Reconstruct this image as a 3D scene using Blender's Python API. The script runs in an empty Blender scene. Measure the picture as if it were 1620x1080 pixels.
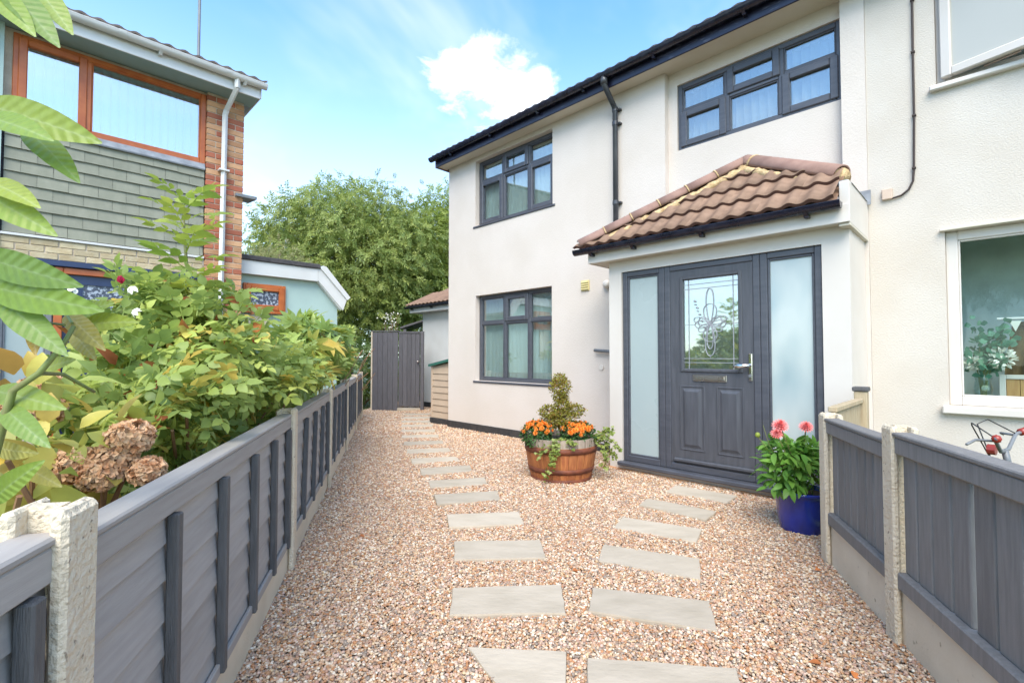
import bpy, bmesh, math, random
import numpy as np
from mathutils import Vector, Matrix, noise
R = math.radians
rng = np.random.default_rng(7); random.seed(7)
scene = bpy.context.scene
COL = scene.collection

# ------------------------------------------------------------------ camera, sky, sun, exposure
PITCH = 1.73; FOC = 762.0; CAMH = 1.25
cam = bpy.data.cameras.new('camera'); camo = bpy.data.objects.new('camera', cam); COL.objects.link(camo)
cam.sensor_width = 36; cam.lens = FOC / 1620 * 36; cam.clip_start = .05; cam.clip_end = 2000
camo.location = (0, 0, CAMH); camo.rotation_euler = (R(90 + PITCH), 0, 0)
scene.camera = camo
SUN_EL, SUN_AZ = 50, 188            # azimuth measured clockwise from +Y
world = bpy.data.worlds.new('World'); scene.world = world; world.use_nodes = True
sun = bpy.data.lights.new('sun', 'SUN'); sun.energy = 1.9; sun.angle = R(45); sun.color = (1, .895, .75)
suno = bpy.data.objects.new('sun', sun); COL.objects.link(suno)
sd = Vector((math.sin(R(SUN_AZ)) * math.cos(R(SUN_EL)), math.cos(R(SUN_AZ)) * math.cos(R(SUN_EL)), math.sin(R(SUN_EL))))
suno.rotation_euler = sd.to_track_quat('Z', 'Y').to_euler(); suno.location = (0, -5, 12)
scene.view_settings.view_transform = 'Standard'; scene.view_settings.look = 'None'
scene.view_settings.exposure = 1.5; scene.view_settings.gamma = 1

def build_world():
    nt = world.node_tree; n = nt.nodes; l = nt.links; n.clear()
    sky = n.new('ShaderNodeTexSky'); sky.sky_type = 'NISHITA'; sky.sun_disc = False
    sky.sun_elevation = R(SUN_EL); sky.sun_rotation = R(SUN_AZ)
    sky.air_density = 1.0; sky.dust_density = .6; sky.ozone_density = 1.0
    tc = n.new('ShaderNodeTexCoord'); sep = n.new('ShaderNodeSeparateXYZ'); l.new(tc.outputs['Generated'], sep.inputs[0])
    def math_(op, a, b=None, c=None):
        m = n.new('ShaderNodeMath'); m.operation = op
        for i, v in enumerate((a, b, c)):
            if v is None: continue
            if isinstance(v, (int, float)): m.inputs[i].default_value = v
            else: l.new(v, m.inputs[i])
        return m.outputs[0]
    den = math_('ADD', math_('MAXIMUM', sep.outputs[2], 0), .22)
    cx, cy = math_('DIVIDE', sep.outputs[0], den), math_('DIVIDE', sep.outputs[1], den)
    cmb = n.new('ShaderNodeCombineXYZ'); l.new(cx, cmb.inputs[0]); l.new(cy, cmb.inputs[1])
    def nz(scale, det, rough, off, dist=0):
        mp = n.new('ShaderNodeMapping'); mp.inputs['Location'].default_value = off; l.new(cmb.outputs[0], mp.inputs[0])
        t = n.new('ShaderNodeTexNoise'); t.inputs['Scale'].default_value = scale; t.inputs['Detail'].default_value = det
        t.inputs['Roughness'].default_value = rough; t.inputs['Distortion'].default_value = dist; l.new(mp.outputs[0], t.inputs[0])
        return t.outputs[0]
    def ramp(v, a, b):
        m = n.new('ShaderNodeMapRange'); m.interpolation_type = 'SMOOTHSTEP'; l.new(v, m.inputs[0])
        m.inputs[1].default_value = a; m.inputs[2].default_value = b; return m.outputs[0]
    fluff = nz(2.6, 7, .58, (3.1, 1.7, 0), .25)
    big = nz(.62, 3, .5, (8.3, 2.2, 0), .2)
    body = math_('ADD', fluff, math_('MULTIPLY', math_('SUBTRACT', big, .5), 1.1))
    # one cumulus over the pale house's eaves: a group of soft lumps in that part of the sky
    lump = None
    for (px, py, rad) in ((712, 96, .05), (755, 118, .07), (742, 84, .04), (800, 150, .075), (850, 140, .045)):
        d = Vector(((px - 810) / FOC, 1, -(py - 540) / FOC)); d.rotate(Matrix.Rotation(R(PITCH), 3, 'X')); d.normalize()
        vm = n.new('ShaderNodeVectorMath'); vm.operation = 'DISTANCE'; l.new(tc.outputs['Generated'], vm.inputs[0]); vm.inputs[1].default_value = d
        v = math_('SUBTRACT', 1.0, math_('DIVIDE', vm.outputs['Value'], rad))
        lump = v if lump is None else math_('MAXIMUM', lump, v)
    fine = nz(9, 6, .6, (1, 5, 0), .3)
    lm = ramp(math_('ADD', lump, math_('MULTIPLY', math_('SUBTRACT', fine, .5), 2.8)), -.2, 1.15)
    cl = ramp(body, .58, .95)
    veil = math_('MULTIPLY', ramp(nz(1.1, 5, .62, (5.2, .3, 0), .4), .47, .84), .36)
    hz = math_('MULTIPLY', ramp(sep.outputs[2], .62, .12), .34)
    m = math_('MAXIMUM', math_('MAXIMUM', lm, cl), math_('ADD', veil, hz)); m = math_('MINIMUM', m, 1)
    tint = n.new('ShaderNodeMix'); tint.data_type = 'RGBA'; tint.blend_type = 'MULTIPLY'; tint.inputs[0].default_value = 1
    l.new(sky.outputs[0], tint.inputs['A']); tint.inputs['B'].default_value = (.66, .98, 1.15, 1)
    mix = n.new('ShaderNodeMix'); mix.data_type = 'RGBA'; l.new(m, mix.inputs[0]); l.new(tint.outputs['Result'], mix.inputs['A'])
    mix.inputs['B'].default_value = CLOUD
    bg = n.new('ShaderNodeBackground'); bg.inputs[1].default_value = .15; l.new(mix.outputs['Result'], bg.inputs[0])
    out = n.new('ShaderNodeOutputWorld'); l.new(bg.outputs[0], out.inputs[0])
CLOUD = (5.6, 5.1, 4.6, 1)
build_world()

# ------------------------------------------------------------------ pixel helpers (a pixel gives a direction; depth comes from what a thing stands on)
def ray(px, py):
    d = Vector(((px - 810) / FOC, 1, -(py - 540) / FOC)); d.rotate(Matrix.Rotation(R(PITCH), 3, 'X')); return d
def G(px, py, z=0):
    d = ray(px, py); return Vector((0, 0, CAMH)) + d * ((z - CAMH) / d.z)
def at(px, py, Y):
    d = ray(px, py); return Vector((0, 0, CAMH)) + d * (Y / d.y)

# ------------------------------------------------------------------ materials
MATS = {}
def lin(c):
    return tuple((x / 12.92 if x <= .04045 else ((x + .055) / 1.055) ** 2.4) for x in (v / 255 for v in c))
def mat(name, col, rough=.6, col2=None, vs=6, bump=0, bs=80, bd=.01, stretch=(1, 1, 1), rnd=0, spec=.5, metal=0, detail=5, contrast=(.35, .65), coat=0, sp=None):
    m = bpy.data.materials.new(name); MATS[name] = m; m.use_nodes = True
    nt = m.node_tree; n, l = nt.nodes, nt.links; p = n['Principled BSDF']
    p.inputs['Roughness'].default_value = rough; p.inputs['Metallic'].default_value = metal
    p.inputs['Specular IOR Level'].default_value = spec; p.inputs['Coat Weight'].default_value = coat; p.inputs['Coat Roughness'].default_value = .08
    tc = n.new('ShaderNodeTexCoord'); mp = n.new('ShaderNodeMapping'); l.new(tc.outputs['Object'], mp.inputs[0]); mp.inputs['Scale'].default_value = stretch
    oi = n.new('ShaderNodeObjectInfo')
    off = n.new('ShaderNodeVectorMath'); off.operation = 'ADD'; l.new(mp.outputs[0], off.inputs[0])
    sc_ = n.new('ShaderNodeVectorMath'); sc_.operation = 'SCALE'; sc_.inputs[0].default_value = (17, 31, 23); l.new(oi.outputs['Random'], sc_.inputs['Scale']); l.new(sc_.outputs[0], off.inputs[1])
    t = n.new('ShaderNodeTexNoise'); t.inputs['Scale'].default_value = vs; t.inputs['Detail'].default_value = detail; l.new(off.outputs[0], t.inputs[0])
    r = n.new('ShaderNodeMapRange'); l.new(t.outputs[0], r.inputs[0]); r.inputs[1].default_value, r.inputs[2].default_value = contrast
    mx = n.new('ShaderNodeMix'); mx.data_type = 'RGBA'; l.new(r.outputs[0], mx.inputs[0])
    c2 = col2 if col2 else tuple(c * .86 for c in col)
    mx.inputs['A'].default_value = (*col, 1); mx.inputs['B'].default_value = (*c2, 1); res = mx.outputs['Result']
    if sp:                                   # speckle: (colour, scale, threshold)
        s2 = n.new('ShaderNodeTexNoise'); s2.inputs['Scale'].default_value = sp[1]; s2.inputs['Detail'].default_value = 2; l.new(off.outputs[0], s2.inputs[0])
        r2 = n.new('ShaderNodeMapRange'); l.new(s2.outputs[0], r2.inputs[0]); r2.inputs[1].default_value = sp[2]; r2.inputs[2].default_value = sp[2] + .08
        m2 = n.new('ShaderNodeMix'); m2.data_type = 'RGBA'; l.new(r2.outputs[0], m2.inputs[0]); l.new(res, m2.inputs['A']); m2.inputs['B'].default_value = (*sp[0], 1); res = m2.outputs['Result']
    if rnd:
        hs = n.new('ShaderNodeHueSaturation'); rr = n.new('ShaderNodeMapRange'); l.new(oi.outputs['Random'], rr.inputs[0])
        rr.inputs[3].default_value = 1 - rnd; rr.inputs[4].default_value = 1 + rnd; l.new(rr.outputs[0], hs.inputs['Value']); l.new(res, hs.inputs['Color']); res = hs.outputs[0]
    l.new(res, p.inputs['Base Color'])
    rv = n.new('ShaderNodeMapRange'); l.new(t.outputs[0], rv.inputs[0]); rv.inputs[3].default_value = max(0, rough - .08); rv.inputs[4].default_value = min(1, rough + .08); l.new(rv.outputs[0], p.inputs['Roughness'])
    if bump:
        b = n.new('ShaderNodeTexNoise'); b.inputs['Scale'].default_value = bs; b.inputs['Detail'].default_value = 4; l.new(off.outputs[0], b.inputs[0])
        bn = n.new('ShaderNodeBump'); bn.inputs['Strength'].default_value = bump; bn.inputs['Distance'].default_value = bd; l.new(b.outputs[0], bn.inputs['Height']); l.new(bn.outputs[0], p.inputs['Normal'])
    return m
def leafmat(name, cols, rough=.45, trans=.38, spec=.4):
    m = bpy.data.materials.new(name); MATS[name] = m; m.use_nodes = True
    nt = m.node_tree; n, l = nt.nodes, nt.links; p = n['Principled BSDF']; p.inputs['Roughness'].default_value = rough; p.inputs['Specular IOR Level'].default_value = spec
    a = n.new('ShaderNodeAttribute'); a.attribute_name = 'rnd'; oi = n.new('ShaderNodeObjectInfo')
    s = n.new('ShaderNodeMath'); s.operation = 'ADD'; l.new(a.outputs['Fac'], s.inputs[0]); l.new(oi.outputs['Random'], s.inputs[1])
    f = n.new('ShaderNodeMath'); f.operation = 'FRACT'; l.new(s.outputs[0], f.inputs[0])
    cr = n.new('ShaderNodeValToRGB'); l.new(f.outputs[0], cr.inputs[0]); e = cr.color_ramp.elements
    while len(e) < len(cols): e.new(.5)
    for i, c in enumerate(cols): e[i].position = i / (len(cols) - 1); e[i].color = (*c, 1)
    tc = n.new('ShaderNodeTexCoord'); t = n.new('ShaderNodeTexNoise'); t.inputs['Scale'].default_value = 22; l.new(tc.outputs['Object'], t.inputs[0])
    hv = n.new('ShaderNodeHueSaturation'); mr = n.new('ShaderNodeMapRange'); l.new(t.outputs[0], mr.inputs[0]); mr.inputs[1].default_value = .3; mr.inputs[2].default_value = .7; mr.inputs[3].default_value = .92; mr.inputs[4].default_value = 1.08
    l.new(mr.outputs[0], hv.inputs['Value']); l.new(cr.outputs[0], hv.inputs['Color']); l.new(hv.outputs[0], p.inputs['Base Color'])
    tr = n.new('ShaderNodeBsdfTranslucent'); br = n.new('ShaderNodeHueSaturation'); br.inputs['Value'].default_value = 1.25; l.new(hv.outputs[0], br.inputs['Color']); l.new(br.outputs[0], tr.inputs[0])
    mx = n.new('ShaderNodeMixShader'); mx.inputs[0].default_value = trans; l.new(p.outputs[0], mx.inputs[1]); l.new(tr.outputs[0], mx.inputs[2])
    l.new(mx.outputs[0], n['Material Output'].inputs[0]); return m
def glassmat(name, refl=.2, tint=(.9, .95, .94), rough=0.0):
    m = bpy.data.materials.new(name); MATS[name] = m; m.use_nodes = True
    nt = m.node_tree; n, l = nt.nodes, nt.links; n.remove(n['Principled BSDF'])
    t = n.new('ShaderNodeBsdfTransparent'); t.inputs[0].default_value = (*tint, 1)
    g = n.new('ShaderNodeBsdfGlossy'); g.inputs['Roughness'].default_value = rough; g.inputs[0].default_value = (.96, .98, 1, 1)
    lw = n.new('ShaderNodeLayerWeight'); lw.inputs[0].default_value = .5         # facing term: the same from both sides of a thin pane
    pw = n.new('ShaderNodeMath'); pw.operation = 'POWER'; l.new(lw.outputs['Facing'], pw.inputs[0]); pw.inputs[1].default_value = 4
    ad = n.new('ShaderNodeMath'); ad.operation = 'MULTIPLY_ADD'; l.new(pw.outputs[0], ad.inputs[0]); ad.inputs[1].default_value = .8; ad.inputs[2].default_value = refl; ad.use_clamp = True
    mx = n.new('ShaderNodeMixShader'); l.new(ad.outputs[0], mx.inputs[0]); l.new(t.outputs[0], mx.inputs[1]); l.new(g.outputs[0], mx.inputs[2]); l.new(mx.outputs[0], n['Material Output'].inputs[0])
    return m

mat('render_cream', (.625, .555, .495), .85, (.585, .515, .45), vs=1.6, bump=.5, bs=75, bd=.006)
mat('render_rough', (.575, .52, .455), .88, (.54, .48, .41), vs=2.2, bump=.5, bs=85, bd=.008)
mat('upvc_cream', (.63, .58, .525), .4, (.60, .545, .485), vs=2.5)
mat('upvc_white', (.66, .65, .625), .35, (.61, .595, .565), vs=3)
mat('soffit_cream', (.62, .565, .47), .6, (.585, .525, .42), vs=3)
mat('frame_navy', (.060, .063, .076), .38, (.078, .081, .096), vs=5, bump=.12, bs=60, bd=.004, stretch=(1, 1, 6))
mat('door_navy', (.062, .064, .074), .45, (.080, .082, .094), vs=6, bump=.25, bs=26, bd=.004, stretch=(6, 6, .6))
mat('gutter_black', (.010, .010, .022), .22, (.03, .03, .05), vs=9, contrast=(.45, .8))
mat('fascia_black', (.012, .012, .028), .32, (.10, .10, .13), vs=10, stretch=(1, 1, 5), contrast=(.58, .85))
mat('pipe_black', (.028, .029, .035), .3, (.06, .06, .065), vs=4)
mat('plinth_black', (.022, .022, .024), .75, (.05, .045, .042), vs=14, bump=.6, bs=40, bd=.01)
mat('roof_tile', (.275, .165, .105), .75, (.205, .12, .075), vs=9, rnd=.10, bump=.3, bs=120, bd=.004)
mat('roof_tile_dark', (.24, .19, .165), .85, (.16, .125, .105), vs=8, rnd=.12, bump=.4, bs=60, bd=.006)
mat('ridge_tile', (.235, .135, .105), .8, (.30, .18, .14), vs=10, rnd=.08, bump=.3, bs=80, bd=.004)
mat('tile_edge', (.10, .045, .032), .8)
mat('mortar_yellow', (.56, .41, .22), .9, (.36, .225, .10), vs=22, bump=.9, bs=50, bd=.015, contrast=(.42, .7))
mat('lead', (.32, .33, .35), .5, (.22, .23, .25), vs=12, bump=.3, bs=30, bd=.006)
mat('chrome', (.86, .84, .82), .12, metal=1)
mat('letterplate', (.60, .53, .48), .28, (.5, .44, .40), metal=1)
mat('brick_red', (.36, .10, .055), .85, (.44, .15, .08), vs=7, rnd=.22, bump=.5, bs=70, bd=.006, contrast=(.3, .75))
mat('brick_orange', (.56, .32, .17), .85, (.47, .23, .115), vs=7, rnd=.18, bump=.5, bs=70, bd=.006)
mat('brick_sandy', (.46, .35, .20), .88, (.55, .46, .30), vs=9, rnd=.14, bump=.6, bs=60, bd=.008)
mat('mortar_grey', (.55, .46, .36), .95, (.46, .37, .28), vs=12, bump=.5, bs=90)
mat('slate_sage', (.225, .225, .165), .72, (.27, .265, .20), vs=10, rnd=.09, bump=.4, bs=70, bd=.004, stretch=(1, 1, .5))
mat('teal_pale', (.40, .52, .475), .6, (.375, .49, .45), vs=3)
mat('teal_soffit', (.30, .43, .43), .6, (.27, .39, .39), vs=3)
mat('wood_orange', (.50, .135, .03), .35, (.40, .095, .02), vs=7, stretch=(1, 1, 1), bump=.1, bs=40, bd=.003)
mat('door_blue', (.02, .035, .10), .35)
mat('frame_grey', (.20, .205, .22), .4)
mat('frosted', (.37, .43, .42), .28, (.345, .405, .40), vs=1.2, spec=.6, coat=.25)
mat('frosted_lilac', (.27, .36, .38), .2, (.47, .52, .50), vs=2.0, spec=.6, coat=.3, stretch=(1.5, 1, .7), bump=.15, bs=7, bd=.01, detail=2)  # painted pale and dark patches stand in for uneven light through the pane
mat('frosted_warm', (.46, .445, .39), .25, (.43, .415, .36), vs=1.5, spec=.6, coat=.3)
mat('obscure', (.07, .08, .11), .2, (.40, .44, .50), vs=30, detail=3, contrast=(.5, .58), bump=.9, bs=40, bd=.01)
mat('felt', (.055, .05, .052), .9, (.09, .08, .08), vs=20, bump=.8, bs=120)
mat('concrete', (.64, .53, .38), .9, (.69, .585, .435), vs=9, bump=.9, bs=75, bd=.012, sp=((.27, .21, .15), 62, .66))
mat('concrete_smooth', (.72, .61, .455), .9, (.63, .52, .375), vs=4, bump=.3, bs=90, bd=.005, sp=((.36, .28, .18), 30, .70))
mat('timber_grey', (.335, .302, .275), .72, (.385, .35, .318), vs=5, bump=.16, bs=30, bd=.006, stretch=(1, 8, 12), rnd=.10, sp=((.40, .36, .31), 17, .76))
mat('timber_dark', (.082, .078, .076), .68, (.115, .11, .107), vs=7, bump=.6, bs=40, bd=.006, stretch=(10, 8, 1), rnd=.10)
mat('timber_slat', (.165, .155, .147), .7, (.21, .197, .186), vs=6, bump=.4, bs=38, bd=.006, stretch=(12, 8, 1), rnd=.16, sp=((.36, .32, .28), 22, .77))
mat('timber_raw', (.46, .37, .24), .85, (.38, .29, .18), vs=6, bump=.5, bs=40, bd=.006, stretch=(8, 8, 1))
mat('gate_grey', (.088, .083, .090), .72, (.118, .11, .12), vs=6, bump=.5, bs=36, bd=.006, stretch=(10, 10, 1), rnd=.10, sp=((.03, .028, .03), 5, .73))
mat('slab_stone', (.47, .40, .31), .8, (.39, .33, .25), vs=4.5, bump=.45, bs=18, bd=.008, rnd=.10, stretch=(1, 2.2, 1), contrast=(.38, .72), sp=((.30, .22, .14), 21, .79))
mat('soil', (.09, .062, .04), .95, (.05, .035, .022), vs=20, bump=.8, bs=60)
mat('grass_ground', (.055, .085, .025), .95, (.08, .10, .035), vs=3, bump=.8, bs=50)
mat('gravel_bed', (.46, .385, .32), .95, (.36, .29, .235), vs=70, bump=1, bs=80, bd=.02, contrast=(.4, .6))
mat('barrel_wood', (.47, .175, .055), .7, (.32, .10, .035), vs=4, bump=.6, bs=34, bd=.006, stretch=(7, 7, .8), rnd=.13)
mat('barrel_grey', (.38, .31, .24), .85, (.27, .20, .15), vs=6, bump=.6, bs=40, bd=.006, stretch=(9, 9, 1), rnd=.12)
mat('hoop_rust', (.20, .055, .022), .7, (.11, .032, .018), vs=11, bump=.5, bs=60, bd=.004)
mat('pot_blue', (.012, .032, .30), .12, (.006, .012, .10), vs=5, spec=.7, coat=.6, stretch=(1, 1, .6))
mat('shed_beige', (.47, .36, .26), .6, (.43, .325, .235), vs=4)
mat('shed_green', (.03, .13, .095), .5)
mat('bark', (.14, .105, .075), .9, (.08, .06, .042), vs=12, bump=.9, bs=30, stretch=(1, 1, .3))
mat('stem_green', (.20, .25, .07), .6, (.17, .16, .06), vs=20)
mat('stem_brown', (.22, .10, .045), .75, (.30, .17, .08), vs=15)
mat('blind', (.50, .555, .525), .7, (.46, .515, .49), vs=3, rnd=.06)
mat('blind_dark', (.30, .30, .28), .8, rnd=.08)
mat('room', (.42, .44, .41), .9)
mat('room_dark', (.13, .12, .11), .9)
mat('room_pale', (.72, .78, .74), .9)
mat('yellow_vent', (.62, .52, .24), .55)
mat('grey_metal', (.17, .18, .19), .4)
mat('cable', (.045, .028, .022), .6)
mat('box_pink', (.60, .46, .36), .7)
mat('black_rubber', (.012, .012, .012), .6)
mat('bike_red', (.30, .035, .02), .3)
mat('bike_olive', (.30, .27, .06), .4)
mat('petal_orange', (.82, .19, .015), .6, (.90, .30, .03), vs=25, rnd=.12)
mat('petal_pink', (.80, .13, .13), .6, (.82, .33, .30), vs=40)
mat('petal_white', (.82, .79, .68), .7)
mat('petal_dried', (.58, .29, .14), .85, (.68, .46, .28), vs=30)
mat('petal_rose', (.62, .03, .10), .6)
mat('wood_pine', (.50, .29, .11), .6, (.40, .21, .075), vs=5, stretch=(8, 8, 1))
mat('cloth_brown', (.16, .095, .03), .9, (.09, .05, .02), vs=14)
mat('cloth_purple', (.13, .045, .16), .9, (.45, .40, .50), vs=12)
mat('dead_leaf', (.50, .16, .04), .7, rnd=.25)
leafmat('leaf_rose', [lin((c[0] * 1.2, c[1] * 1.1, c[2] * 1.02)) for c in ((107, 133, 69), (127, 152, 85), (95, 123, 71), (142, 168, 91), (162, 181, 102))])
leafmat('leaf_rose_yellow', [lin(c) for c in ((171, 183, 93), (188, 188, 93), (214, 184, 90), (155, 173, 92))], trans=.35)
leafmat('leaf_young', [lin(c) for c in ((149, 165, 66), (169, 177, 79), (132, 155, 66))], trans=.4)
leafmat('leaf_big', [lin(c) for c in ((124, 151, 64), (143, 163, 71), (160, 173, 79), (111, 139, 66))], rough=.4, trans=.4)
leafmat('leaf_gold', [lin(c) for c in ((190, 164, 80), (172, 164, 84), (188, 144, 76), (150, 160, 80))], trans=.35)
leafmat('leaf_dry', [lin(c) for c in ((150, 84, 40), (176, 112, 60), (126, 66, 34))], rough=.8, trans=.2)
leafmat('leaf_fatsia', [lin(c) for c in ((125, 149, 73), (149, 171, 87), (176, 188, 98), (107, 131, 66))], rough=.35)
leafmat('leaf_ash', [lin((c[0] * .99, c[1] * 1.01, c[2])) for c in ((120, 134, 65), (146, 153, 76), (107, 123, 63), (165, 167, 87), (131, 145, 77))], rough=.5, trans=.32)
leafmat('leaf_ash2', [lin(c) for c in ((126, 142, 59), (150, 161, 70), (111, 129, 57))], rough=.5, trans=.32)
leafmat('leaf_pale', [lin(c) for c in ((150, 152, 96), (176, 168, 118), (128, 140, 80), (160, 150, 110))], rough=.6)
leafmat('leaf_hedge', [lin(c) for c in ((88, 109, 58), (112, 131, 66), (131, 148, 78))])
leafmat('leaf_box', [lin(c) for c in ((138, 136, 50), (156, 150, 58), (120, 116, 46), (156, 112, 54))], rough=.5)
leafmat('leaf_mum', [lin(c) for c in ((63, 97, 50), (81, 113, 58), (53, 81, 43))])
leafmat('leaf_ivy', [lin(c) for c in ((118, 136, 58), (160, 170, 96), (140, 152, 70), (104, 122, 52))])
leafmat('leaf_dahlia', [lin(c) for c in ((92, 140, 58), (112, 158, 66), (128, 168, 76), (84, 128, 54))])
leafmat('leaf_euc', [lin(c) for c in ((64, 120, 96), (92, 144, 118), (116, 160, 130))])
glassmat('glass', .19); glassmat('glass_clear', .02); glassmat('glass_door', .30, (.86, .88, .84), .03); glassmat('glass_orange', .45)
glassmat('vase', .08)

def pebble_material():
    m = bpy.data.materials.new('pebble'); MATS['pebble'] = m; m.use_nodes = True
    nt = m.node_tree; n, l = nt.nodes, nt.links; p = n['Principled BSDF']; p.inputs['Roughness'].default_value = .6
    oi = n.new('ShaderNodeObjectInfo'); cr = n.new('ShaderNodeValToRGB'); l.new(oi.outputs['Random'], cr.inputs[0]); cr.color_ramp.interpolation = 'CONSTANT'
    cols = [(214, 190, 166), (226, 206, 184), (196, 160, 128), (206, 176, 156), (232, 220, 204), (190, 146, 108), (186, 150, 132), (222, 196, 160), (178, 158, 142), (206, 170, 140), (190, 138, 98), (216, 188, 176), (158, 146, 138), (230, 212, 190), (190, 144, 108), (166, 150, 138), (238, 230, 218), (200, 166, 146), (152, 130, 114), (212, 184, 158)]
    e = cr.color_ramp.elements
    while len(e) < len(cols): e.new(.5)
    for i, c in enumerate(cols): e[i].position = i / len(cols); e[i].color = (*(.80 * w_ * q for w_, q in zip((1.0, .945, .86), lin(c))), 1)
    tc = n.new('ShaderNodeTexCoord'); t = n.new('ShaderNodeTexNoise'); t.inputs['Scale'].default_value = 120; l.new(tc.outputs['Object'], t.inputs[0])
    hv = n.new('ShaderNodeHueSaturation'); mr = n.new('ShaderNodeMapRange'); l.new(t.outputs[0], mr.inputs[0]); mr.inputs[3].default_value = .86; mr.inputs[4].default_value = 1.14
    l.new(mr.outputs[0], hv.inputs['Value']); l.new(cr.outputs[0], hv.inputs['Color']); l.new(hv.outputs[0], p.inputs['Base Color'])
pebble_material()

# ------------------------------------------------------------------ mesh helpers
OFF = {}
def root_of(o):
    while o.parent: o = o.parent
    return o
class MB:
    def __init__(s): s.v = []; s.f = []
    def add(s, v, f):
        k = len(s.v); s.v += [tuple(p) for p in v]; s.f += [tuple(i + k for i in q) for q in f]; return s
    def box(s, x0, x1, y0, y1, z0, z1, b=0):
        if b <= 0:
            v = [(x, y, z) for x in (x0, x1) for y in (y0, y1) for z in (z0, z1)]
            return s.add(v, [(0, 1, 3, 2), (4, 6, 7, 5), (0, 4, 5, 1), (2, 3, 7, 6), (0, 2, 6, 4), (1, 5, 7, 3)])
        b = min(b, (x1 - x0) * .45, (y1 - y0) * .45, (z1 - z0) * .45)
        v = []; idx = {}
        for i, x in enumerate((x0, x1)):
            for j, y in enumerate((y0, y1)):
                for k, z in enumerate((z0, z1)):
                    xi, yi, zi = x + (b if i == 0 else -b), y + (b if j == 0 else -b), z + (b if k == 0 else -b)
                    for a, p in enumerate(((x, yi, zi), (xi, y, zi), (xi, yi, z))): idx[(i, j, k, a)] = len(v); v.append(p)
        f = []
        I = idx
        for i in (0, 1):
            q = [I[(i, 0, 0, 0)], I[(i, 1, 0, 0)], I[(i, 1, 1, 0)], I[(i, 0, 1, 0)]]; f.append(q if i else q[::-1])
            q = [I[(0, i, 0, 1)], I[(0, i, 1, 1)], I[(1, i, 1, 1)], I[(1, i, 0, 1)]]; f.append(q if i else q[::-1])
            q = [I[(0, 0, i, 2)], I[(1, 0, i, 2)], I[(1, 1, i, 2)], I[(0, 1, i, 2)]]; f.append(q if i else q[::-1])
        for i in (0, 1):
            for j in (0, 1):
                q = [I[(i, j, 0, 0)], I[(i, j, 1, 0)], I[(i, j, 1, 1)], I[(i, j, 0, 1)]]; f.append(q if (i == j) == False else q[::-1])
                q = [I[(i, 0, j, 0)], I[(i, 1, j, 0)], I[(i, 1, j, 2)], I[(i, 0, j, 2)]]; f.append(q if i == j else q[::-1])
                q = [I[(0, i, j, 1)], I[(1, i, j, 1)], I[(1, i, j, 2)], I[(0, i, j, 2)]]; f.append(q if i != j else q[::-1])
        for i in (0, 1):
            for j in (0, 1):
                for k in (0, 1):
                    q = [I[(i, j, k, 0)], I[(i, j, k, 1)], I[(i, j, k, 2)]]; f.append(q if (i + j + k) % 2 else q[::-1])
        return s.add(v, f)
    def tube(s, pts, r, n=8, caps=True, closed=False, sx=1.0):
        pts = [Vector(p) for p in pts]; m = len(pts); rr = r if isinstance(r, (list, tuple)) else [r] * m
        tang = [((pts[(i + 1) % m] if (closed or i < m - 1) else pts[i]) - (pts[i - 1] if (closed or i > 0) else pts[i])).normalized() for i in range(m)]
        up = Vector((0, 0, 1)) if abs(tang[0].z) < .9 else Vector((1, 0, 0))
        a = tang[0].cross(up).normalized(); v = []; f = []
        for i in range(m):
            t = tang[i]; a = (a - t * a.dot(t)); a = a.normalized() if a.length > 1e-6 else t.orthogonal().normalized(); b = t.cross(a)
            for k in range(n):
                an = 2 * math.pi * k / n; v.append(pts[i] + (a * math.cos(an) * sx + b * math.sin(an)) * rr[i])
        for i in range(m if closed else m - 1):
            for k in range(n):
                j = (i + 1) % m; f.append((i * n + k, i * n + (k + 1) % n, j * n + (k + 1) % n, j * n + k))
        if caps and not closed: f.append(tuple(range(n - 1, -1, -1))); f.append(tuple((m - 1) * n + k for k in range(n)))
        return s.add(v, f)
    def lathe(s, prof, n=32, c=(0, 0, 0), a0=0, a1=2 * math.pi):
        full = abs(a1 - a0 - 2 * math.pi) < 1e-6; m = n if full else n + 1; v = []; f = []
        for (r, z) in prof:
            for k in range(m):
                an = a0 + (a1 - a0) * k / n; v.append((c[0] + r * math.cos(an), c[1] + r * math.sin(an), c[2] + z))
        for i in range(len(prof) - 1):
            for k in range(n):
                k2 = (k + 1) % m; f.append((i * m + k, i * m + k2, (i + 1) * m + k2, (i + 1) * m + k))
        return s.add(v, f)
    def prism(s, poly, ext):           # poly: 3D points, extruded by vector ext
        ext = Vector(ext); n = len(poly); v = [Vector(p) for p in poly] + [Vector(p) + ext for p in poly]
        f = [tuple(range(n - 1, -1, -1)), tuple(range(n, 2 * n))] + [(i, (i + 1) % n, n + (i + 1) % n, n + i) for i in range(n)]
        return s.add(v, f)
    def mesh(s, name, m=None, smooth=False, off=(0, 0, 0)):
        me = bpy.data.meshes.new(name); o = Vector(off)
        me.from_pydata([tuple(Vector(p) - o) for p in s.v], [], s.f); me.update()
        bm = bmesh.new(); bm.from_mesh(me); bmesh.ops.recalc_face_normals(bm, faces=bm.faces); bm.to_mesh(me); bm.free()
        if m: me.materials.append(MATS[m])
        if smooth: me.polygons.foreach_set('use_smooth', [True] * len(me.polygons))
        return me
    def build(s, name, m, parent=None, smooth=False):
        off = OFF.get(root_of(parent).name, (0, 0, 0)) if parent else (0, 0, 0)
        return link(name, s.mesh(name, m, smooth, off), parent)
def link(name, me, parent=None, loc=(0, 0, 0), rot=(0, 0, 0), scale=None):
    o = bpy.data.objects.new(name, me); COL.objects.link(o); o.parent = parent; o.location = loc; o.rotation_euler = rot
    if scale: o.scale = scale
    return o
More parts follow.
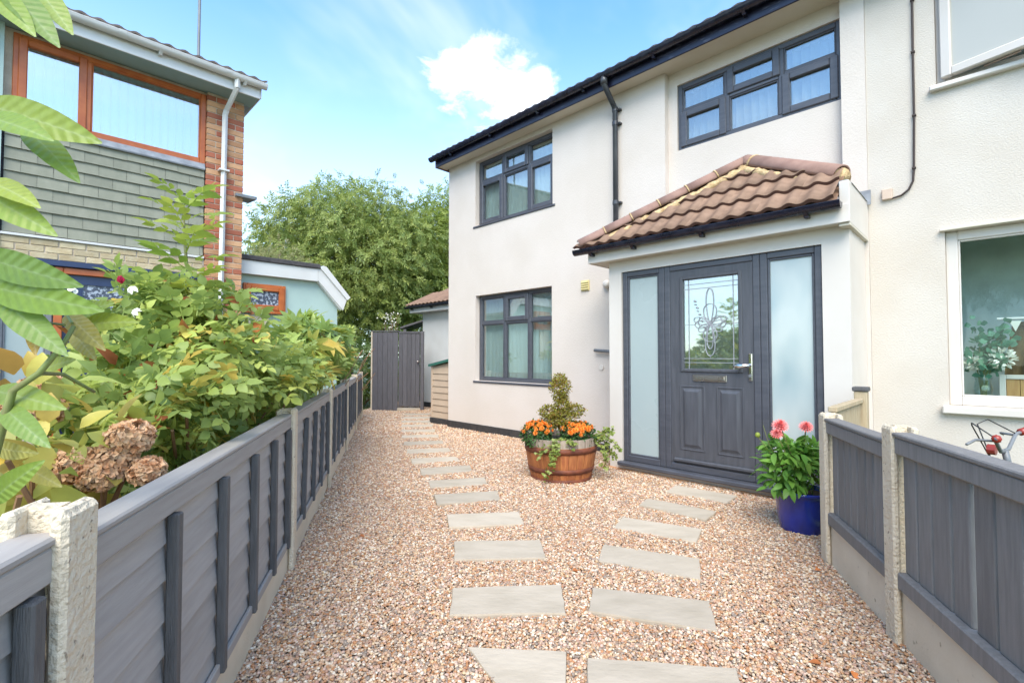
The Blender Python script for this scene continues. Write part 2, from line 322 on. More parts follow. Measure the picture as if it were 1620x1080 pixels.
def tag(o, label=None, cat=None, group=None, kind=None):
    if label: o['label'] = label
    if cat: o['category'] = cat
    if group: o['group'] = group
    if kind: o['kind'] = kind
    return o
class Frame:                           # a local frame: origin + rotation about z
    def __init__(s, o, rz): s.o = Vector(o); s.rz = rz; s.m = Matrix.Rotation(rz, 3, 'Z')
    def w(s, p): return s.o + s.m @ Vector(p)
def thing(name, label, cat, loc=(0, 0, 0), rz=0, group=None, frame=None, base=None):
    e = bpy.data.objects.new(name, None); COL.objects.link(e); e.empty_display_size = .1
    if frame: e.location = frame.w(base or (0, 0, 0)); e.rotation_euler = (0, 0, frame.rz); OFF[e.name] = base or (0, 0, 0)
    else: e.location = loc; e.rotation_euler = (0, 0, rz)
    return tag(e, label, cat, group)
def solo(name, mb, m, label, cat, group=None, frame=None, base=(0, 0, 0), smooth=False):   # a thing that is one mesh
    o = link(name, mb.mesh(name, m, smooth, base)); o.location = frame.w(base) if frame else base; o.rotation_euler = (0, 0, frame.rz if frame else 0)
    return tag(o, label, cat, group)
def P(parent, x, y, z):                # location of a shared-mesh piece given in frame coordinates
    o = OFF.get(root_of(parent).name, (0, 0, 0)); return (x - o[0], y - o[1], z - o[2])
def panelled(mb, xs, zs, depth, back):  # wall in the xz plane; depth(cx,cz) -> y of the face, or None for an opening
    nx, nz = len(xs) - 1, len(zs) - 1
    D = [[depth((xs[i] + xs[i + 1]) / 2, (zs[j] + zs[j + 1]) / 2) for j in range(nz)] for i in range(nx)]
    g = lambda i, j: D[i][j] if 0 <= i < nx and 0 <= j < nz else 'out'
    for i in range(nx):
        for j in range(nz):
            d = D[i][j]; x0, x1, z0, z1 = xs[i], xs[i + 1], zs[j], zs[j + 1]
            if d is not None:
                mb.add([(x0, d, z0), (x1, d, z0), (x1, d, z1), (x0, d, z1)], [(0, 1, 2, 3)])
                mb.add([(x0, back, z0), (x1, back, z0), (x1, back, z1), (x0, back, z1)], [(3, 2, 1, 0)])
            for (di, dj, e) in ((1, 0, ((x1, z0), (x1, z1))), (0, 1, ((x0, z1), (x1, z1)))):
                o = g(i + di, j + dj)
                if o == 'out' or d == o: continue
                a = back if d is None else d; b = back if o is None else o
                (ax, az), (bx, bz) = e; mb.add([(ax, a, az), (bx, a, bz), (bx, b, bz), (ax, b, az)], [(0, 1, 2, 3)])
    x0, x1, z0, z1 = xs[0], xs[-1], zs[0], zs[-1]
    for j in range(nz):
        for i, x in ((0, x0), (nx - 1, x1)):
            if D[i][j] is not None: mb.add([(x, D[i][j], zs[j]), (x, back, zs[j]), (x, back, zs[j + 1]), (x, D[i][j], zs[j + 1])], [(0, 1, 2, 3)])
    for i in range(nx):
        if D[i][nz - 1] is not None: mb.add([(xs[i], D[i][nz - 1], z1), (xs[i + 1], D[i][nz - 1], z1), (xs[i + 1], back, z1), (xs[i], back, z1)], [(0, 1, 2, 3)])
    return mb
def build_raw(mb, name, m, parent):    # like build, but keeps face directions
    return mb.build(name, m, parent)

# ------------------------------------------------------------------ foliage helpers
def leaf(Lh, Wd, fold=.25, curl=.25, n=4, tip=.75, wavy=0):
    v = []; f = []
    for i in range(n + 1):
        t = i / n; w = Wd * .5 * (t ** (.55 * tip / .75) * (1 - t) ** .8 / .401 if 0 < t < 1 else .06)
        y = Lh * t; z = -curl * Lh * t * t; q = w * fold
        e = wavy * Wd * math.sin(i * 2.4)
        v += [(-w, y, z + q + e), (0, y, z), (w, y, z + q - e)]
    for i in range(n):
        a = 3 * i; f += [(a, a + 1, a + 4, a + 3), (a + 1, a + 2, a + 5, a + 4)]
    return np.array(v, float), np.array(f, int)
def join(parts):
    V = []; F = []; k = 0
    for (v, f) in parts: V.append(v); F.append(f + k); k += len(v)
    return np.concatenate(V), np.concatenate(F)
def xf(vf, loc=(0, 0, 0), rz=0, rx=0, ry=0, s=1):
    M = np.array(Matrix.Rotation(rz, 3, 'Z') @ Matrix.Rotation(ry, 3, 'Y') @ Matrix.Rotation(rx, 3, 'X')); return (vf[0] * s) @ M.T + np.array(loc), vf[1]
def compound(Lr, nl, ll, lw, droop=.25, n=3, seed=0):  # pinnate leaf
    rd = random.Random(seed); ps = []; k = (nl - 1) // 2
    st = [(-.004, 0, 0), (.004, 0, 0), (.002, Lr, -droop * Lr), (-.002, Lr, -droop * Lr)]
    ps.append((np.array(st), np.array([[0, 1, 2, 3]])))
    lf = leaf(ll, lw, .22, .18, n)
    for i in range(k):
        t = .28 + .62 * i / max(1, k - 1) if k > 1 else .6
        for s in (-1, 1): ps.append(xf(lf, (0, Lr * t, -droop * Lr * t * t), s * R(-62 + rd.uniform(-10, 10)), R(rd.uniform(-18, 10)), R(rd.uniform(-15, 15)), rd.uniform(.8, 1.05)))
    ps.append(xf(lf, (0, Lr, -droop * Lr), R(rd.uniform(-8, 8)), R(-20), 0, 1.12))
    return join(ps)
def palmate(rad, nl=7, w=.3):
    ps = []
    for i in range(nl):
        a = R(-105 + 210 * i / (nl - 1)); s = 1 - .28 * abs(i - (nl - 1) / 2) / ((nl - 1) / 2); ps.append(xf(leaf(rad, rad * w, .2, .22, 4), (0, 0, 0), a, 0, 0, s))
    return join(ps)
def frames(d, nrm):
    d = d / np.linalg.norm(d, axis=1, keepdims=True); x = np.cross(d, nrm); x /= np.linalg.norm(x, axis=1, keepdims=True) + 1e-9; z = np.cross(x, d)
    return np.stack([x, d, z], axis=2)
def scatter_mesh(name, tm, pos, M, scale, which, m, rv=None):
    Vs, Fs, As = [], [], []; k = 0
    rv = rng.random(len(pos)) if rv is None else rv
    for i, (v, f) in enumerate(tm):
        ix = np.nonzero(which == i)[0]
        if not len(ix): continue
        V = np.einsum('nij,vj->nvi', M[ix], v) * scale[ix][:, None, None] + pos[ix][:, None, :]
        F = f[None] + (np.arange(len(ix)) * len(v))[:, None, None] + k
        Vs.append(V.reshape(-1, 3)); Fs.append(F.reshape(-1, 4)); As.append(np.repeat(rv[ix], len(v))); k += len(ix) * len(v)
    V = np.concatenate(Vs); F = np.concatenate(Fs); A = np.concatenate(As)
    me = bpy.data.meshes.new(name); me.vertices.add(len(V)); me.vertices.foreach_set('co', V.ravel().astype(np.float32))
    me.loops.add(F.size); me.loops.foreach_set('vertex_index', F.ravel().astype(np.int32)); me.polygons.add(len(F))
    me.polygons.foreach_set('loop_start', (np.arange(len(F)) * 4).astype(np.int32)); me.polygons.foreach_set('loop_total', np.full(len(F), 4, np.int32))
    me.update(calc_edges=True); at_ = me.attributes.new('rnd', 'FLOAT', 'POINT'); at_.data.foreach_set('value', A.astype(np.float32))
    me.polygons.foreach_set('use_smooth', np.ones(len(F), bool)); me.materials.append(MATS[m]); return me
def tmesh(name, vf, m):
    return scatter_mesh(name, [vf], np.zeros((1, 3)), np.eye(3)[None], np.ones(1), np.zeros(1, int), m, np.zeros(1))
def blob_points(blobs, n, inner=.55, top=.25):
    b = np.array(blobs, float); r = b[:, 3:6]; vol = r[:, 0] * r[:, 1] + r[:, 1] * r[:, 2]; ix = rng.choice(len(b), n, p=vol / vol.sum())
    d = rng.normal(size=(n, 3)); d[:, 2] += top; d /= np.linalg.norm(d, axis=1, keepdims=True)
    rad = (inner + (1 - inner) * rng.random(n) ** .6) * (1 + .10 * rng.normal(size=n))
    return b[ix, :3] + d * r[ix] * rad[:, None], d
def leaf_frames(d, droop=.35, spread=.8, upn=.7):
    n = len(d); t = d + rng.normal(size=(n, 3)) * spread; t[:, 2] -= droop
    nr = np.array([0, 0, upn]) + d * .8 + rng.normal(size=(n, 3)) * .35; return frames(t, nr)
def limb(mb, a, b, r0, r1, n=6, seg=5, wob=.06, rd=random):
    a, b = Vector(a), Vector(b); Lg = (b - a).length; pts = []
    for i in range(seg + 1):
        t = i / seg; pts.append(a.lerp(b, t) + (Vector((rd.uniform(-1, 1), rd.uniform(-1, 1), rd.uniform(-1, 1) * .5)) * wob * Lg if 0 < i < seg else Vector((0, 0, 0))))
    mb.tube(pts, [r0 + (r1 - r0) * i / seg for i in range(seg + 1)], n); return pts

# ------------------------------------------------------------------ frames of the place
K = math.sqrt(.5)
HO = Vector((-1.138, 8.628, 0)); HF = Frame(HO, R(-45))       # pale house: x along the front, -y out of it
LF = Frame((-3.666, 6.5, 0), R(45))                            # brick house: x along its front (away), -y out of it
FF = Frame((-1.27, 2.83, 0), math.atan2(.9697, -.2442))        # long fence: x along it (away), y into the planted side
RF = Frame((1.655, 2.115, 0), math.atan2(.9604, .2785))        # short fence: x along it (away), -y behind it

# ------------------------------------------------------------------ ground
g = MB(); g.add([(-300, -60, -.06), (300, -60, -.06), (300, 600, -.06), (-300, 600, -.06)], [(0, 1, 2, 3)])
tag(g.build('ground', 'grass_ground'), kind='structure')
GRAVEL = [FF.w((-4, .06, 0)), RF.w((-3.4, -.05, 0)), RF.w((1.0, -.05, 0)), Vector((2.75, 3.85, 0)), HF.w((6.13, -.02, 0)), HF.w((0, .02, 0)), HF.w((0, 1.7, 0)), HF.w((-3.3, 1.7, 0)), Vector((-2.0, 13.2, 0)), Vector((-3.3, 13.2, 0)), FF.w((8.6, .06, 0))]
g = MB(); g.add([(p.x, p.y, -.012) for p in GRAVEL], [tuple(range(len(GRAVEL)))])
gravel_bed = tag(g.build('gravel_bed', 'gravel_bed'), kind='structure')
# soil bed of the planted strip
g = MB(); bp = [FF.w((-4, .1, 0)), FF.w((8.6, .1, 0)), FF.w((8.6, 2.2, 0)), LF.w((1.6, .3, 0)), LF.w((0, .02, 0)), LF.w((-6, .02, 0))]
g.add([(p.x, p.y, -.02) for p in bp], [tuple(range(len(bp)))]); tag(g.build('planting_soil', 'soil'), kind='structure')

# stepping stones (corners read on the ground)
SLABS_L = [[(-.19, 2.09), (.23, 2.06), (.20, 1.80), (-.03, 1.80)], [(-.32, 2.62), (.27, 2.65), (.26, 2.36), (-.30, 2.35)], [(-.39, 3.27), (.19, 3.29), (.21, 3.0), (-.35, 2.97)], [(-.51, 3.81), (.05, 3.88), (.09, 3.60), (-.46, 3.53)],
           [(-.70, 4.35), (-.13, 4.47), (-.10, 4.19), (-.63, 4.08)], [(-.83, 4.83), (-.28, 4.98), (-.24, 4.71), (-.77, 4.58)], [(-1.02, 5.36), (-.48, 5.52), (-.42, 5.22), (-.95, 5.08)]]
for i in range(9):
    cx, cy, a = -.92 - .185 * i + .006 * i * i, 5.80 + .565 * i, R(15 - 2 * i)
    ca, sa = math.cos(a), math.sin(a); SLABS_L.append([(cx + x * ca - y * sa, cy + x * sa + y * ca) for x, y in ((-.28, .14), (.28, .14), (.28, -.14), (-.28, -.14))])
SLABS_R = [[(.31, 2.02), (.89, 1.95), (.83, 1.68), (.27, 1.73)], [(.43, 2.62), (1.0, 2.48), (.93, 2.21), (.37, 2.38)], [(.60, 3.21), (1.15, 2.99), (1.05, 2.71), (.52, 2.95)], [(.85, 3.75), (1.36, 3.49), (1.23, 3.25), (.73, 3.52)],
           [(1.18, 4.24), (1.63, 3.88), (1.47, 3.68), (1.06, 4.06)], [(1.57, 4.67), (2.0, 4.31), (1.82, 4.11), (1.41, 4.45)]]
def slab(poly, parent, i):
    rd = random.Random(i + 3); mb = MB(); pts = []
    for k in range(4):
        a, b = Vector(poly[k]), Vector(poly[(k + 1) % 4]); e = (b - a); nrm = Vector((-e.y, e.x)).normalized()
        for t in (0, .2, .4, .6, .8): pts.append(a + e * t + nrm * rd.uniform(-.004, .004))
    c = sum(pts, Vector((0, 0))) / len(pts); n = len(pts); v = []
    tilt = (rd.uniform(-.006, .006), rd.uniform(-.006, .006))
    for (s, z) in ((1, -.03), (1, .006), (.988, .013)):
        for p in pts: q = c + (p - c) * s; v.append((q.x, q.y, z + tilt[0] * (q.x - c.x) + tilt[1] * (q.y - c.y)))
    f = [tuple(range(2 * n, 3 * n))] + [(r * n + k, r * n + (k + 1) % n, (r + 1) * n + (k + 1) % n, (r + 1) * n + k) for r in (0, 1) for k in range(n)]
    mb.add(v, f); mb.build('paving_slab', 'slab_stone', parent)
for nm, S, lb in (('stepping_stone_path', SLABS_L, 'row of buff stone stepping slabs leading to the dark timber gate'), ('stepping_stone_path', SLABS_R, 'curving row of buff stone stepping slabs leading to the front door')):
    e = bpy.data.objects.new(nm, None); COL.objects.link(e); tag(e, lb, kind='structure')
    for i, p in enumerate(S): slab(p, e, i + len(S) * 10)

# ------------------------------------------------------------------ gravel pebbles
def inside(poly, X, Y):
    r = np.zeros(len(X), bool); n = len(poly)
    for i in range(n):
        x0, y0 = poly[i][0], poly[i][1]; x1, y1 = poly[(i + 1) % n][0], poly[(i + 1) % n][1]
        c = ((y0 > Y) != (y1 > Y)) & (X < (x1 - x0) * (Y - y0) / (y1 - y0 + 1e-12) + x0); r ^= c
    return r
BARREL = (.51, 5.07); POT = (2.10, 3.53)
def pebbles():
    out = []
    for (y0, y1, sp, sc) in ((.9, 4.2, .0095, .68), (4.2, 7.5, .0128, .86), (7.5, 13.2, .022, 1.3)):
        xs = np.arange(-4.2, 3.2, sp); ys = np.arange(y0, y1, sp); X, Y = np.meshgrid(xs, ys); X = X.ravel() + rng.uniform(-.5, .5, X.size) * sp; Y = Y.ravel() + rng.uniform(-.5, .5, Y.size) * sp
        k = inside(GRAVEL, X, Y) & (np.abs(X) < Y * 1.12 + .15)
        for S in SLABS_L + SLABS_R:
            c = np.mean(S, axis=0); k &= ~(inside([tuple(c + (np.array(p) - c) * .95) for p in S], X, Y) | (inside([tuple(c + (np.array(p) - c) * 1.0) for p in S], X, Y) & (rng.random(len(X)) < .8)))
        k &= (X - BARREL[0]) ** 2 + (Y - BARREL[1]) ** 2 > .29 ** 2
        u = (X - HO.x) * K - (Y - HO.y) * K; nn = -(X - HO.x) * K - (Y - HO.y) * K
        k &= ~((u > 3.85) & (nn < .62) & (u < 6.13))
        X, Y = X[k], Y[k]
        und = .006 * np.sin(X * 3.1 + Y * 1.7) + .004 * np.sin(X * 7 - Y * 5.3)
        out.append(np.stack([X, Y, und + rng.uniform(-.006, .006, len(X)), np.full(len(X), sc)], 1))
    A = np.concatenate(out)
    me = bpy.data.meshes.new('gravel'); me.vertices.add(len(A)); me.vertices.foreach_set('co', A[:, :3].ravel().astype(np.float32)); me.update()
    a = me.attributes.new('psc', 'FLOAT', 'POINT'); a.data.foreach_set('value', (A[:, 3] * rng.uniform(.62, 1.25, len(A))).astype(np.float32))
    o = link('gravel', me); tag(o, 'loose pink, cream and brown pebble gravel covering the path', 'gravel', kind='stuff')
    ng = bpy.data.node_groups.new('pebbles', 'GeometryNodeTree'); ng.interface.new_socket('Geometry', in_out='INPUT', socket_type='NodeSocketGeometry'); ng.interface.new_socket('Geometry', in_out='OUTPUT', socket_type='NodeSocketGeometry')
    n, l = ng.nodes, ng.links; gi = n.new('NodeGroupInput'); go = n.new('NodeGroupOutput')
    g2i = n.new('GeometryNodeGeometryToInstance')
    for i, (sx, sy, sz, rr) in enumerate(((.0125, .0095, .0075, 0), (.0105, .0095, .008, .4), (.0145, .0085, .0062, .9), (.0088, .0078, .0068, 1.6), (.0115, .0105, .0058, 2.2))):
        ic = n.new('GeometryNodeMeshIcoSphere'); ic.inputs['Subdivisions'].default_value = 2
        sp_ = n.new('GeometryNodeSetPosition'); nt = n.new('ShaderNodeTexNoise'); nt.inputs['Scale'].default_value = 1.1; nt.noise_dimensions = '4D'; nt.inputs['W'].default_value = i * 3.7
        vs = n.new('ShaderNodeVectorMath'); vs.operation = 'SUBTRACT'; l.new(nt.outputs['Color'], vs.inputs[0]); vs.inputs[1].default_value = (.5, .5, .5)
        vk = n.new('ShaderNodeVectorMath'); vk.operation = 'SCALE'; vk.inputs['Scale'].default_value = 1.5; l.new(vs.outputs[0], vk.inputs[0]); l.new(vk.outputs[0], sp_.inputs['Offset']); l.new(ic.outputs['Mesh'], sp_.inputs['Geometry'])
        tr = n.new('GeometryNodeTransform'); tr.inputs['Scale'].default_value = (sx, sy, sz); l.new(sp_.outputs[0], tr.inputs[0])
        ss = n.new('GeometryNodeSetShadeSmooth'); l.new(tr.outputs[0], ss.inputs[0]); sm = n.new('GeometryNodeSetMaterial'); sm.inputs['Material'].default_value = MATS['pebble']; l.new(ss.outputs[0], sm.inputs[0]); l.new(sm.outputs[0], g2i.inputs[0])
    ip = n.new('GeometryNodeInstanceOnPoints'); l.new(gi.outputs[0], ip.inputs['Points']); l.new(g2i.outputs[0], ip.inputs['Instance']); ip.inputs['Pick Instance'].default_value = True
    rnd = n.new('FunctionNodeRandomValue'); rnd.data_type = 'FLOAT_VECTOR'; rnd.inputs['Min'].default_value = (-.45, -.45, 0); rnd.inputs['Max'].default_value = (.45, .45, 6.283); l.new(rnd.outputs[0], ip.inputs['Rotation'])
    ri = n.new('FunctionNodeRandomValue'); ri.data_type = 'INT'
    for s in ri.inputs:
        if s.name == 'Max' and s.type == 'INT': s.default_value = 4
        if s.name == 'Min' and s.type == 'INT': s.default_value = 0
    l.new([s for s in ri.outputs if s.type == 'INT'][0], ip.inputs['Instance Index'])
    na = n.new('GeometryNodeInputNamedAttribute'); na.data_type = 'FLOAT'; na.inputs[0].default_value = 'psc'; l.new(na.outputs[0], ip.inputs['Scale']); l.new(ip.outputs[0], go.inputs[0])
    md = o.modifiers.new('pebbles', 'NODES'); md.node_group = ng
    return len(A)
pebbles()

# ------------------------------------------------------------------ windows
def window(house, x0, x1, z0, z1, y, cols, tr, sash, fr='frame_navy', sill=True, glass='glass', fw=.055, depth=.07, name='window', sillname='sill', label=None, tr_off=()):
    """frame mesh (the window) > sashes, panes, sill.  y = outer face of the frame; cols = mullion positions; tr = transom z; sash = set of (col,row) with an opening sash"""
    mb = MB(); b = .006
    mb.box(x0, x0 + fw, y, y + depth, z0, z1, b); mb.box(x1 - fw, x1, y, y + depth, z0, z1, b)
    mb.box(x0 + fw, x1 - fw, y + .001, y + depth - .001, z1 - fw, z1, b); mb.box(x0 + fw, x1 - fw, y + .001, y + depth - .001, z0, z0 + fw, b)
    for c in cols: mb.box(c - fw / 2, c + fw / 2, y + .002, y + depth - .002, z0 + fw, z1 - fw, b)
    xs = [x0 + fw / 2] + list(cols) + [x1 - fw / 2]
    rows = [(z0 + fw, tr - fw / 2), (tr + fw / 2, z1 - fw)] if tr else [(z0 + fw, z1 - fw)]
    if tr:
        for i in range(len(xs) - 1): mb.box(xs[i] + fw / 2, xs[i + 1] - fw / 2, y + .003, y + depth - .003, tr - fw / 2, tr + fw / 2, b)
    w = mb.build(name, fr, house)
    if label: w['label'] = label
    for i in range(len(xs) - 1):
        for j, (a, c) in enumerate(rows):
            p0, p1 = xs[i] + fw / 2, xs[i + 1] - fw / 2; q0, q1 = a, c; yy = y + .03
            if (i, j) in sash:
                s = .052; m2 = MB(); yo = y - .016
                m2.box(p0 - .02, p0 + s, yo, y + .05, q0 - .02, q1 + .02, .008); m2.box(p1 - s, p1 + .02, yo, y + .05, q0 - .02, q1 + .02, .008)
                m2.box(p0 + s, p1 - s, yo + .001, y + .049, q1 - s, q1 + .02, .008); m2.box(p0 + s, p1 - s, yo + .001, y + .049, q0 - .02, q0 + s, .008)
                m2.build('sash', fr, w); p0 += s; p1 -= s; q0 += s; q1 -= s; yy = y + .018
            else:                                        # glazing bead
                m2 = MB(); s = .014
                m2.box(p0, p0 + s, y + .012, y + .04, q0, q1, .004); m2.box(p1 - s, p1, y + .012, y + .04, q0, q1, .004); m2.box(p0 + s, p1 - s, y + .013, y + .039, q0, q0 + s, .004); m2.box(p0 + s, p1 - s, y + .013, y + .039, q1 - s, q1, .004)
                m2.build('glazing_bead', fr, w)
            MB().box(p0 - .004, p1 + .004, yy + .004, yy + .010, q0 - .004, q1 + .004).build('pane', glass, w)
    if sill: MB().box(x0 - .05, x1 + .05, y - .10, y + .03, z0 - .035, z0 - .002, .006).build(sillname, fr, w)
    return w
slat_me = {}
def blinds(w, x0, x1, z0, z1, y, m='blind', wd=.088, ang=38, head=True):
    h = z1 - z0; key = (m, round(h, 3), wd)
    if key not in slat_me:
        mb = MB(); n = 5; v = []
        for zz in (0, -h):
            for i in range(n + 1): t = i / n - .5; v.append((t * wd, .010 * (1 - 4 * t * t), zz))
        mb.add(v, [(i, i + 1, n + 2 + i, n + 1 + i) for i in range(n)]); slat_me[key] = mb.mesh('blind_slat', m, True)
    n = int((x1 - x0) / .078)
    for i in range(n):
        x = x0 + (i + .5) * (x1 - x0) / n; link('blind_slat', slat_me[key], w, P(w, x, y, z1), (0, 0, R(ang + random.uniform(-4, 4))))
    if head: MB().box(x0 - .02, x1 + .02, y - .02, y + .03, z1, z1 + .04).build('blind_headrail', 'upvc_white', w)

# ------------------------------------------------------------------ the pale house
house = thing('pale_rendered_house', 'two storey cream rendered house with navy framed windows and tiled porch', 'house', frame=HF)
HT = 4.64; HW = 6.135
OPEN = [(.73, 2.44, 3.445, 4.555), (.74, 2.42, .84, 2.262), (4.30, 5.949, 3.68, 4.468)]
def hdepth(x, z):
    for (a, b, c, d) in OPEN:
        if a < x < b and c < z < d: return None
    return .09 if 4.19 < x < 5.95 and z > 2.3 else 0.0
xs = sorted({0, .73, .74, 2.42, 2.44, 4.19, 4.30, 5.949, 5.95, HW}); zs = sorted({-.05, .84, 2.262, 2.3, 3.445, 3.68, 4.468, 4.555, HT})
mb = panelled(MB(), xs, zs, hdepth, .30); mb.build('front_wall', 'render_cream', house)
mb = MB(); mb.box(.001, .28, .301, 7.0, -.05, HT); mb.add([(.001, .301, HT), (.001, 7, HT), (.001, 3.65, 6.75)], [(0, 1, 2)]); mb.build('side_wall', 'render_cream', house)
MB().box(0, HW, 7.001, 7.25, -.05, HT).build('back_wall', 'render_cream', house)
mb = MB(); mb.box(.30, HW - .02, .32, 6.98, 2.45, 2.62); mb.box(.30, HW - .02, .32, 6.98, 4.60, 4.635); mb.box(.30, HW - .02, .32, 6.98, -.05, .02)
mb.box(.3, HW - .02, 3.2, 3.3, .02, 2.45); mb.box(.3, HW - .02, 3.2, 3.3, 2.62, 4.6); mb.box(3.4, 3.5, .32, 3.2, .02, 2.45); mb.box(3.4, 3.5, .32, 3.2, 2.62, 4.6); mb.box(HW - .1, HW - .01, .32, 6.98, 0, 4.6); mb.build('room_shell', 'room', house)
mb = MB(); mb.box(-.012, 3.83, -.018, .2, -.05, .115, .006); mb.box(-.013, .3, .2, 7, -.05, .114, .006); mb.build('plinth', 'plinth_black', house)
w = window(house, .73, 2.44, 3.445, 4.555, .085, (1.32, 1.89), 4.20, {(0, 0), (1, 1), (2, 0)}, label='upper window with three lights'); blinds(w, .80, 2.38, 3.48, 4.46, .20)
w = window(house, .74, 2.42, .84, 2.262, .085, (1.35, 1.89), 1.80, {(1, 1)}); blinds(w, .80, 2.36, .88, 2.20, .20)
w = window(house, 4.30, 5.949, 3.68, 4.468, .115, (4.865, 5.415), 4.14, {(0, 0), (1, 1), (2, 0)}, sill=False, label='wide low window above the porch'); blinds(w, 4.36, 5.90, 3.70, 4.40, .23, m='blind_dark')
MB().box(-.07, HW + .02, -.215, -.001, HT - .012, HT + .012).box(4.191, 5.949, -.0005, .12, HT - .011, HT - .0005).build('soffit', 'soffit_cream', house)
MB().box(-.075, HW + .02, -.235, -.216, HT - .03, HT + .175, .004).build('fascia', 'fascia_black', house)
mb = MB(); mb.prism([(-.10, -.235, HT - .03), (-.10, -.235, HT + .175), (-.10, .3, HT + .44), (-.10, .3, HT - .03)], (.024, 0, 0)); mb.build('bargeboard', 'ridge_tile', house)
def gutter(par, x0, x1, yc, zc, r, m, name='gutter', joints=(), brackets=(), bm_=None, bname='gutter_bracket'):
    mb = MB(); n = 10
    prof = [(yc + r * math.cos(math.pi + math.pi * i / n), zc + r * math.sin(math.pi + math.pi * i / n)) for i in range(n + 1)]
    pin = [(yc + (r - .006) * math.cos(math.pi + math.pi * i / n), zc + (r - .006) * math.sin(math.pi + math.pi * i / n)) for i in range(n + 1)]
    pr = prof + [(yc + r - .003, zc + .006), (yc + r - .006, zc)] + pin[::-1][1:] + [(yc - r - .004, zc + .006)]
    m_ = len(pr); mb.add([(x, a, b) for x in (x0, x1) for a, b in pr], [(i, (i + 1) % m_, m_ + (i + 1) % m_, m_ + i) for i in range(m_)])
    for x in (x0, x1): mb.add([(x, a, b) for a, b in prof], [tuple(range(len(prof)))])
    g_ = mb.build(name, m, par, True)
    for x in joints:
        j = MB(); pj = [(yc + (r + .007) * math.cos(math.pi + math.pi * i / n), zc + .008 + (r + .007) * math.sin(math.pi + math.pi * i / n)) for i in range(n + 1)]
        j.add([(q, a, b) for q in (x - .035, x + .035) for a, b in pj], [(i, i + 1, n + 2 + i, n + 1 + i) for i in range(n)]); j.build('gutter_joint', m, g_, True)
    for x in brackets:
        j = MB(); j.box(x - .018, x + .018, yc, yc + r + .012, zc - r - .028, zc - r + .004, .004); j.prism([(x - .016, yc - r * .6, zc - r * .82), (x - .016, yc + .01, zc - r - .03), (x - .016, yc + .01, zc - r * .98)], (.032, 0, 0)); j.build(bname, m, g_)
    return g_
gutter(house, -.16, HW + .02, -.292, HT + .125, .056, 'gutter_black', joints=(1.05, 1.9, 2.95, 4.7), brackets=(.4, 1.4, 2.4, 3.2, 4.2, 5.2))
# main roof: wavy covering, first course of tiles at the eave as pieces
TP = .155
def wave(a, h=.022): return h * (.5 + .5 * math.cos(2 * math.pi * a / TP)) ** 1.15
def tile_mesh(name, w, ln, m, thick=.016, n=12, h_=.022):
    v = []; f = []
    for (b, dz) in ((0, 0), (ln, 0)):
        for i in range(n + 1): a = w * i / n; v.append((a, b, wave(a, h_) + dz))
    for i in range(n + 1): a = w * i / n; v.append((a, 0, wave(a, h_) - thick))
    for i in range(n + 1): a = w * i / n; v.append((a, ln, wave(a, h_) - thick))
    N = n + 1
    for i in range(n): f += [(i, i + 1, N + i + 1, N + i), (2 * N + i, 2 * N + i + 1, i + 1, i), (2 * N + i + 1, 2 * N + i, 3 * N + i, 3 * N + i + 1)]
    f += [(0, N, 3 * N, 2 * N), (n, 2 * N + n, 3 * N + n, N + n)]
    mb = MB().add(v, f); return mb.mesh(name, m, False)
RP = R(28)
mb = MB(); v = []; nx = 240; sl = 4.5
for (y, z) in ((-.02, HT + .235), (-.02 + sl * math.cos(RP), HT + .235 + sl * math.sin(RP))):
    for i in range(nx + 1): x = -.13 + (HW + .15) * i / nx; v.append((x, y, z + wave(x + .13)))
mb.add(v, [(i, i + 1, nx + 2 + i, nx + 1 + i) for i in range(nx)])
yr, zr = -.02 + sl * math.cos(RP), HT + .235 + sl * math.sin(RP); mb.add([(-.13, yr, zr), (HW + .02, yr, zr), (HW + .02, 2 * yr + .3, HT + .1), (-.13, 2 * yr + .3, HT + .1)], [(0, 1, 2, 3)])
roof = mb.build('roof', 'roof_tile_dark', house)
me = tile_mesh('roof_tile', .31, .33, 'roof_tile_dark', h_=.012)
for i in range(20): link('roof_tile', me, roof, (-.135 + .31 * i, -.285, HT + .175 + .006), (RP * .92, 0, 0))
# downpipe
dp = MB().tube([(3.53, -.292, HT + .09), (3.53, -.292, HT + .01), (3.535, -.26, HT - .04), (3.54, -.09, HT - .20), (3.54, -.062, HT - .26), (3.54, -.062, .02)], .034, 14).build('downpipe', 'pipe_black', house, True)
MB().tube([(3.53, -.292, HT + .10), (3.53, -.292, HT + .0)], .044, 14).build('outlet', 'pipe_black', dp, True)
for z in (HT - .24, 4.22, 3.2, 1.7): m_ = MB(); m_.tube([(3.54, -.062, z - .025), (3.54, -.062, z + .025)], .040, 14); m_.box(3.54, 3.605, -.05, -.001, z - .012, z + .012, .003); m_.build('pipe_clip', 'pipe_black', dp)
# fittings on the wall
vt = MB().box(2.95, 3.087, -.018, -.001, 2.13, 2.272, .004).build('air_vent', 'yellow_vent', house); vt['label'] = 'yellowed louvred plastic air vent'
for k in range(4):
    z = 2.146 + k * .03; MB().prism([(2.96, -.018, z), (2.96, -.032, z + .004), (2.96, -.018, z + .026)], (.117, 0, 0)).build('louvre', 'yellow_vent', vt)
MB().tube([(3.38, -.001, 2.18), (3.38, -.05, 2.18), (3.38, -.07, 2.18)], [.055, .055, .03], 16).build('wall_sensor', 'upvc_cream', house, True)
mb = MB().tube([(3.20, -.06, 1.325), (3.78, -.06, 1.285)], .022, 12); mb.tube([(3.72, -.06, 1.29), (3.72, -.001, 1.29)], .014, 8); mb.build('grab_rail', 'grey_metal', house, True)
MB().tube([(3.27, -.001, 1.10), (3.27, -.014, 1.10)], .035, 16).build('wall_plate', 'upvc_cream', house)
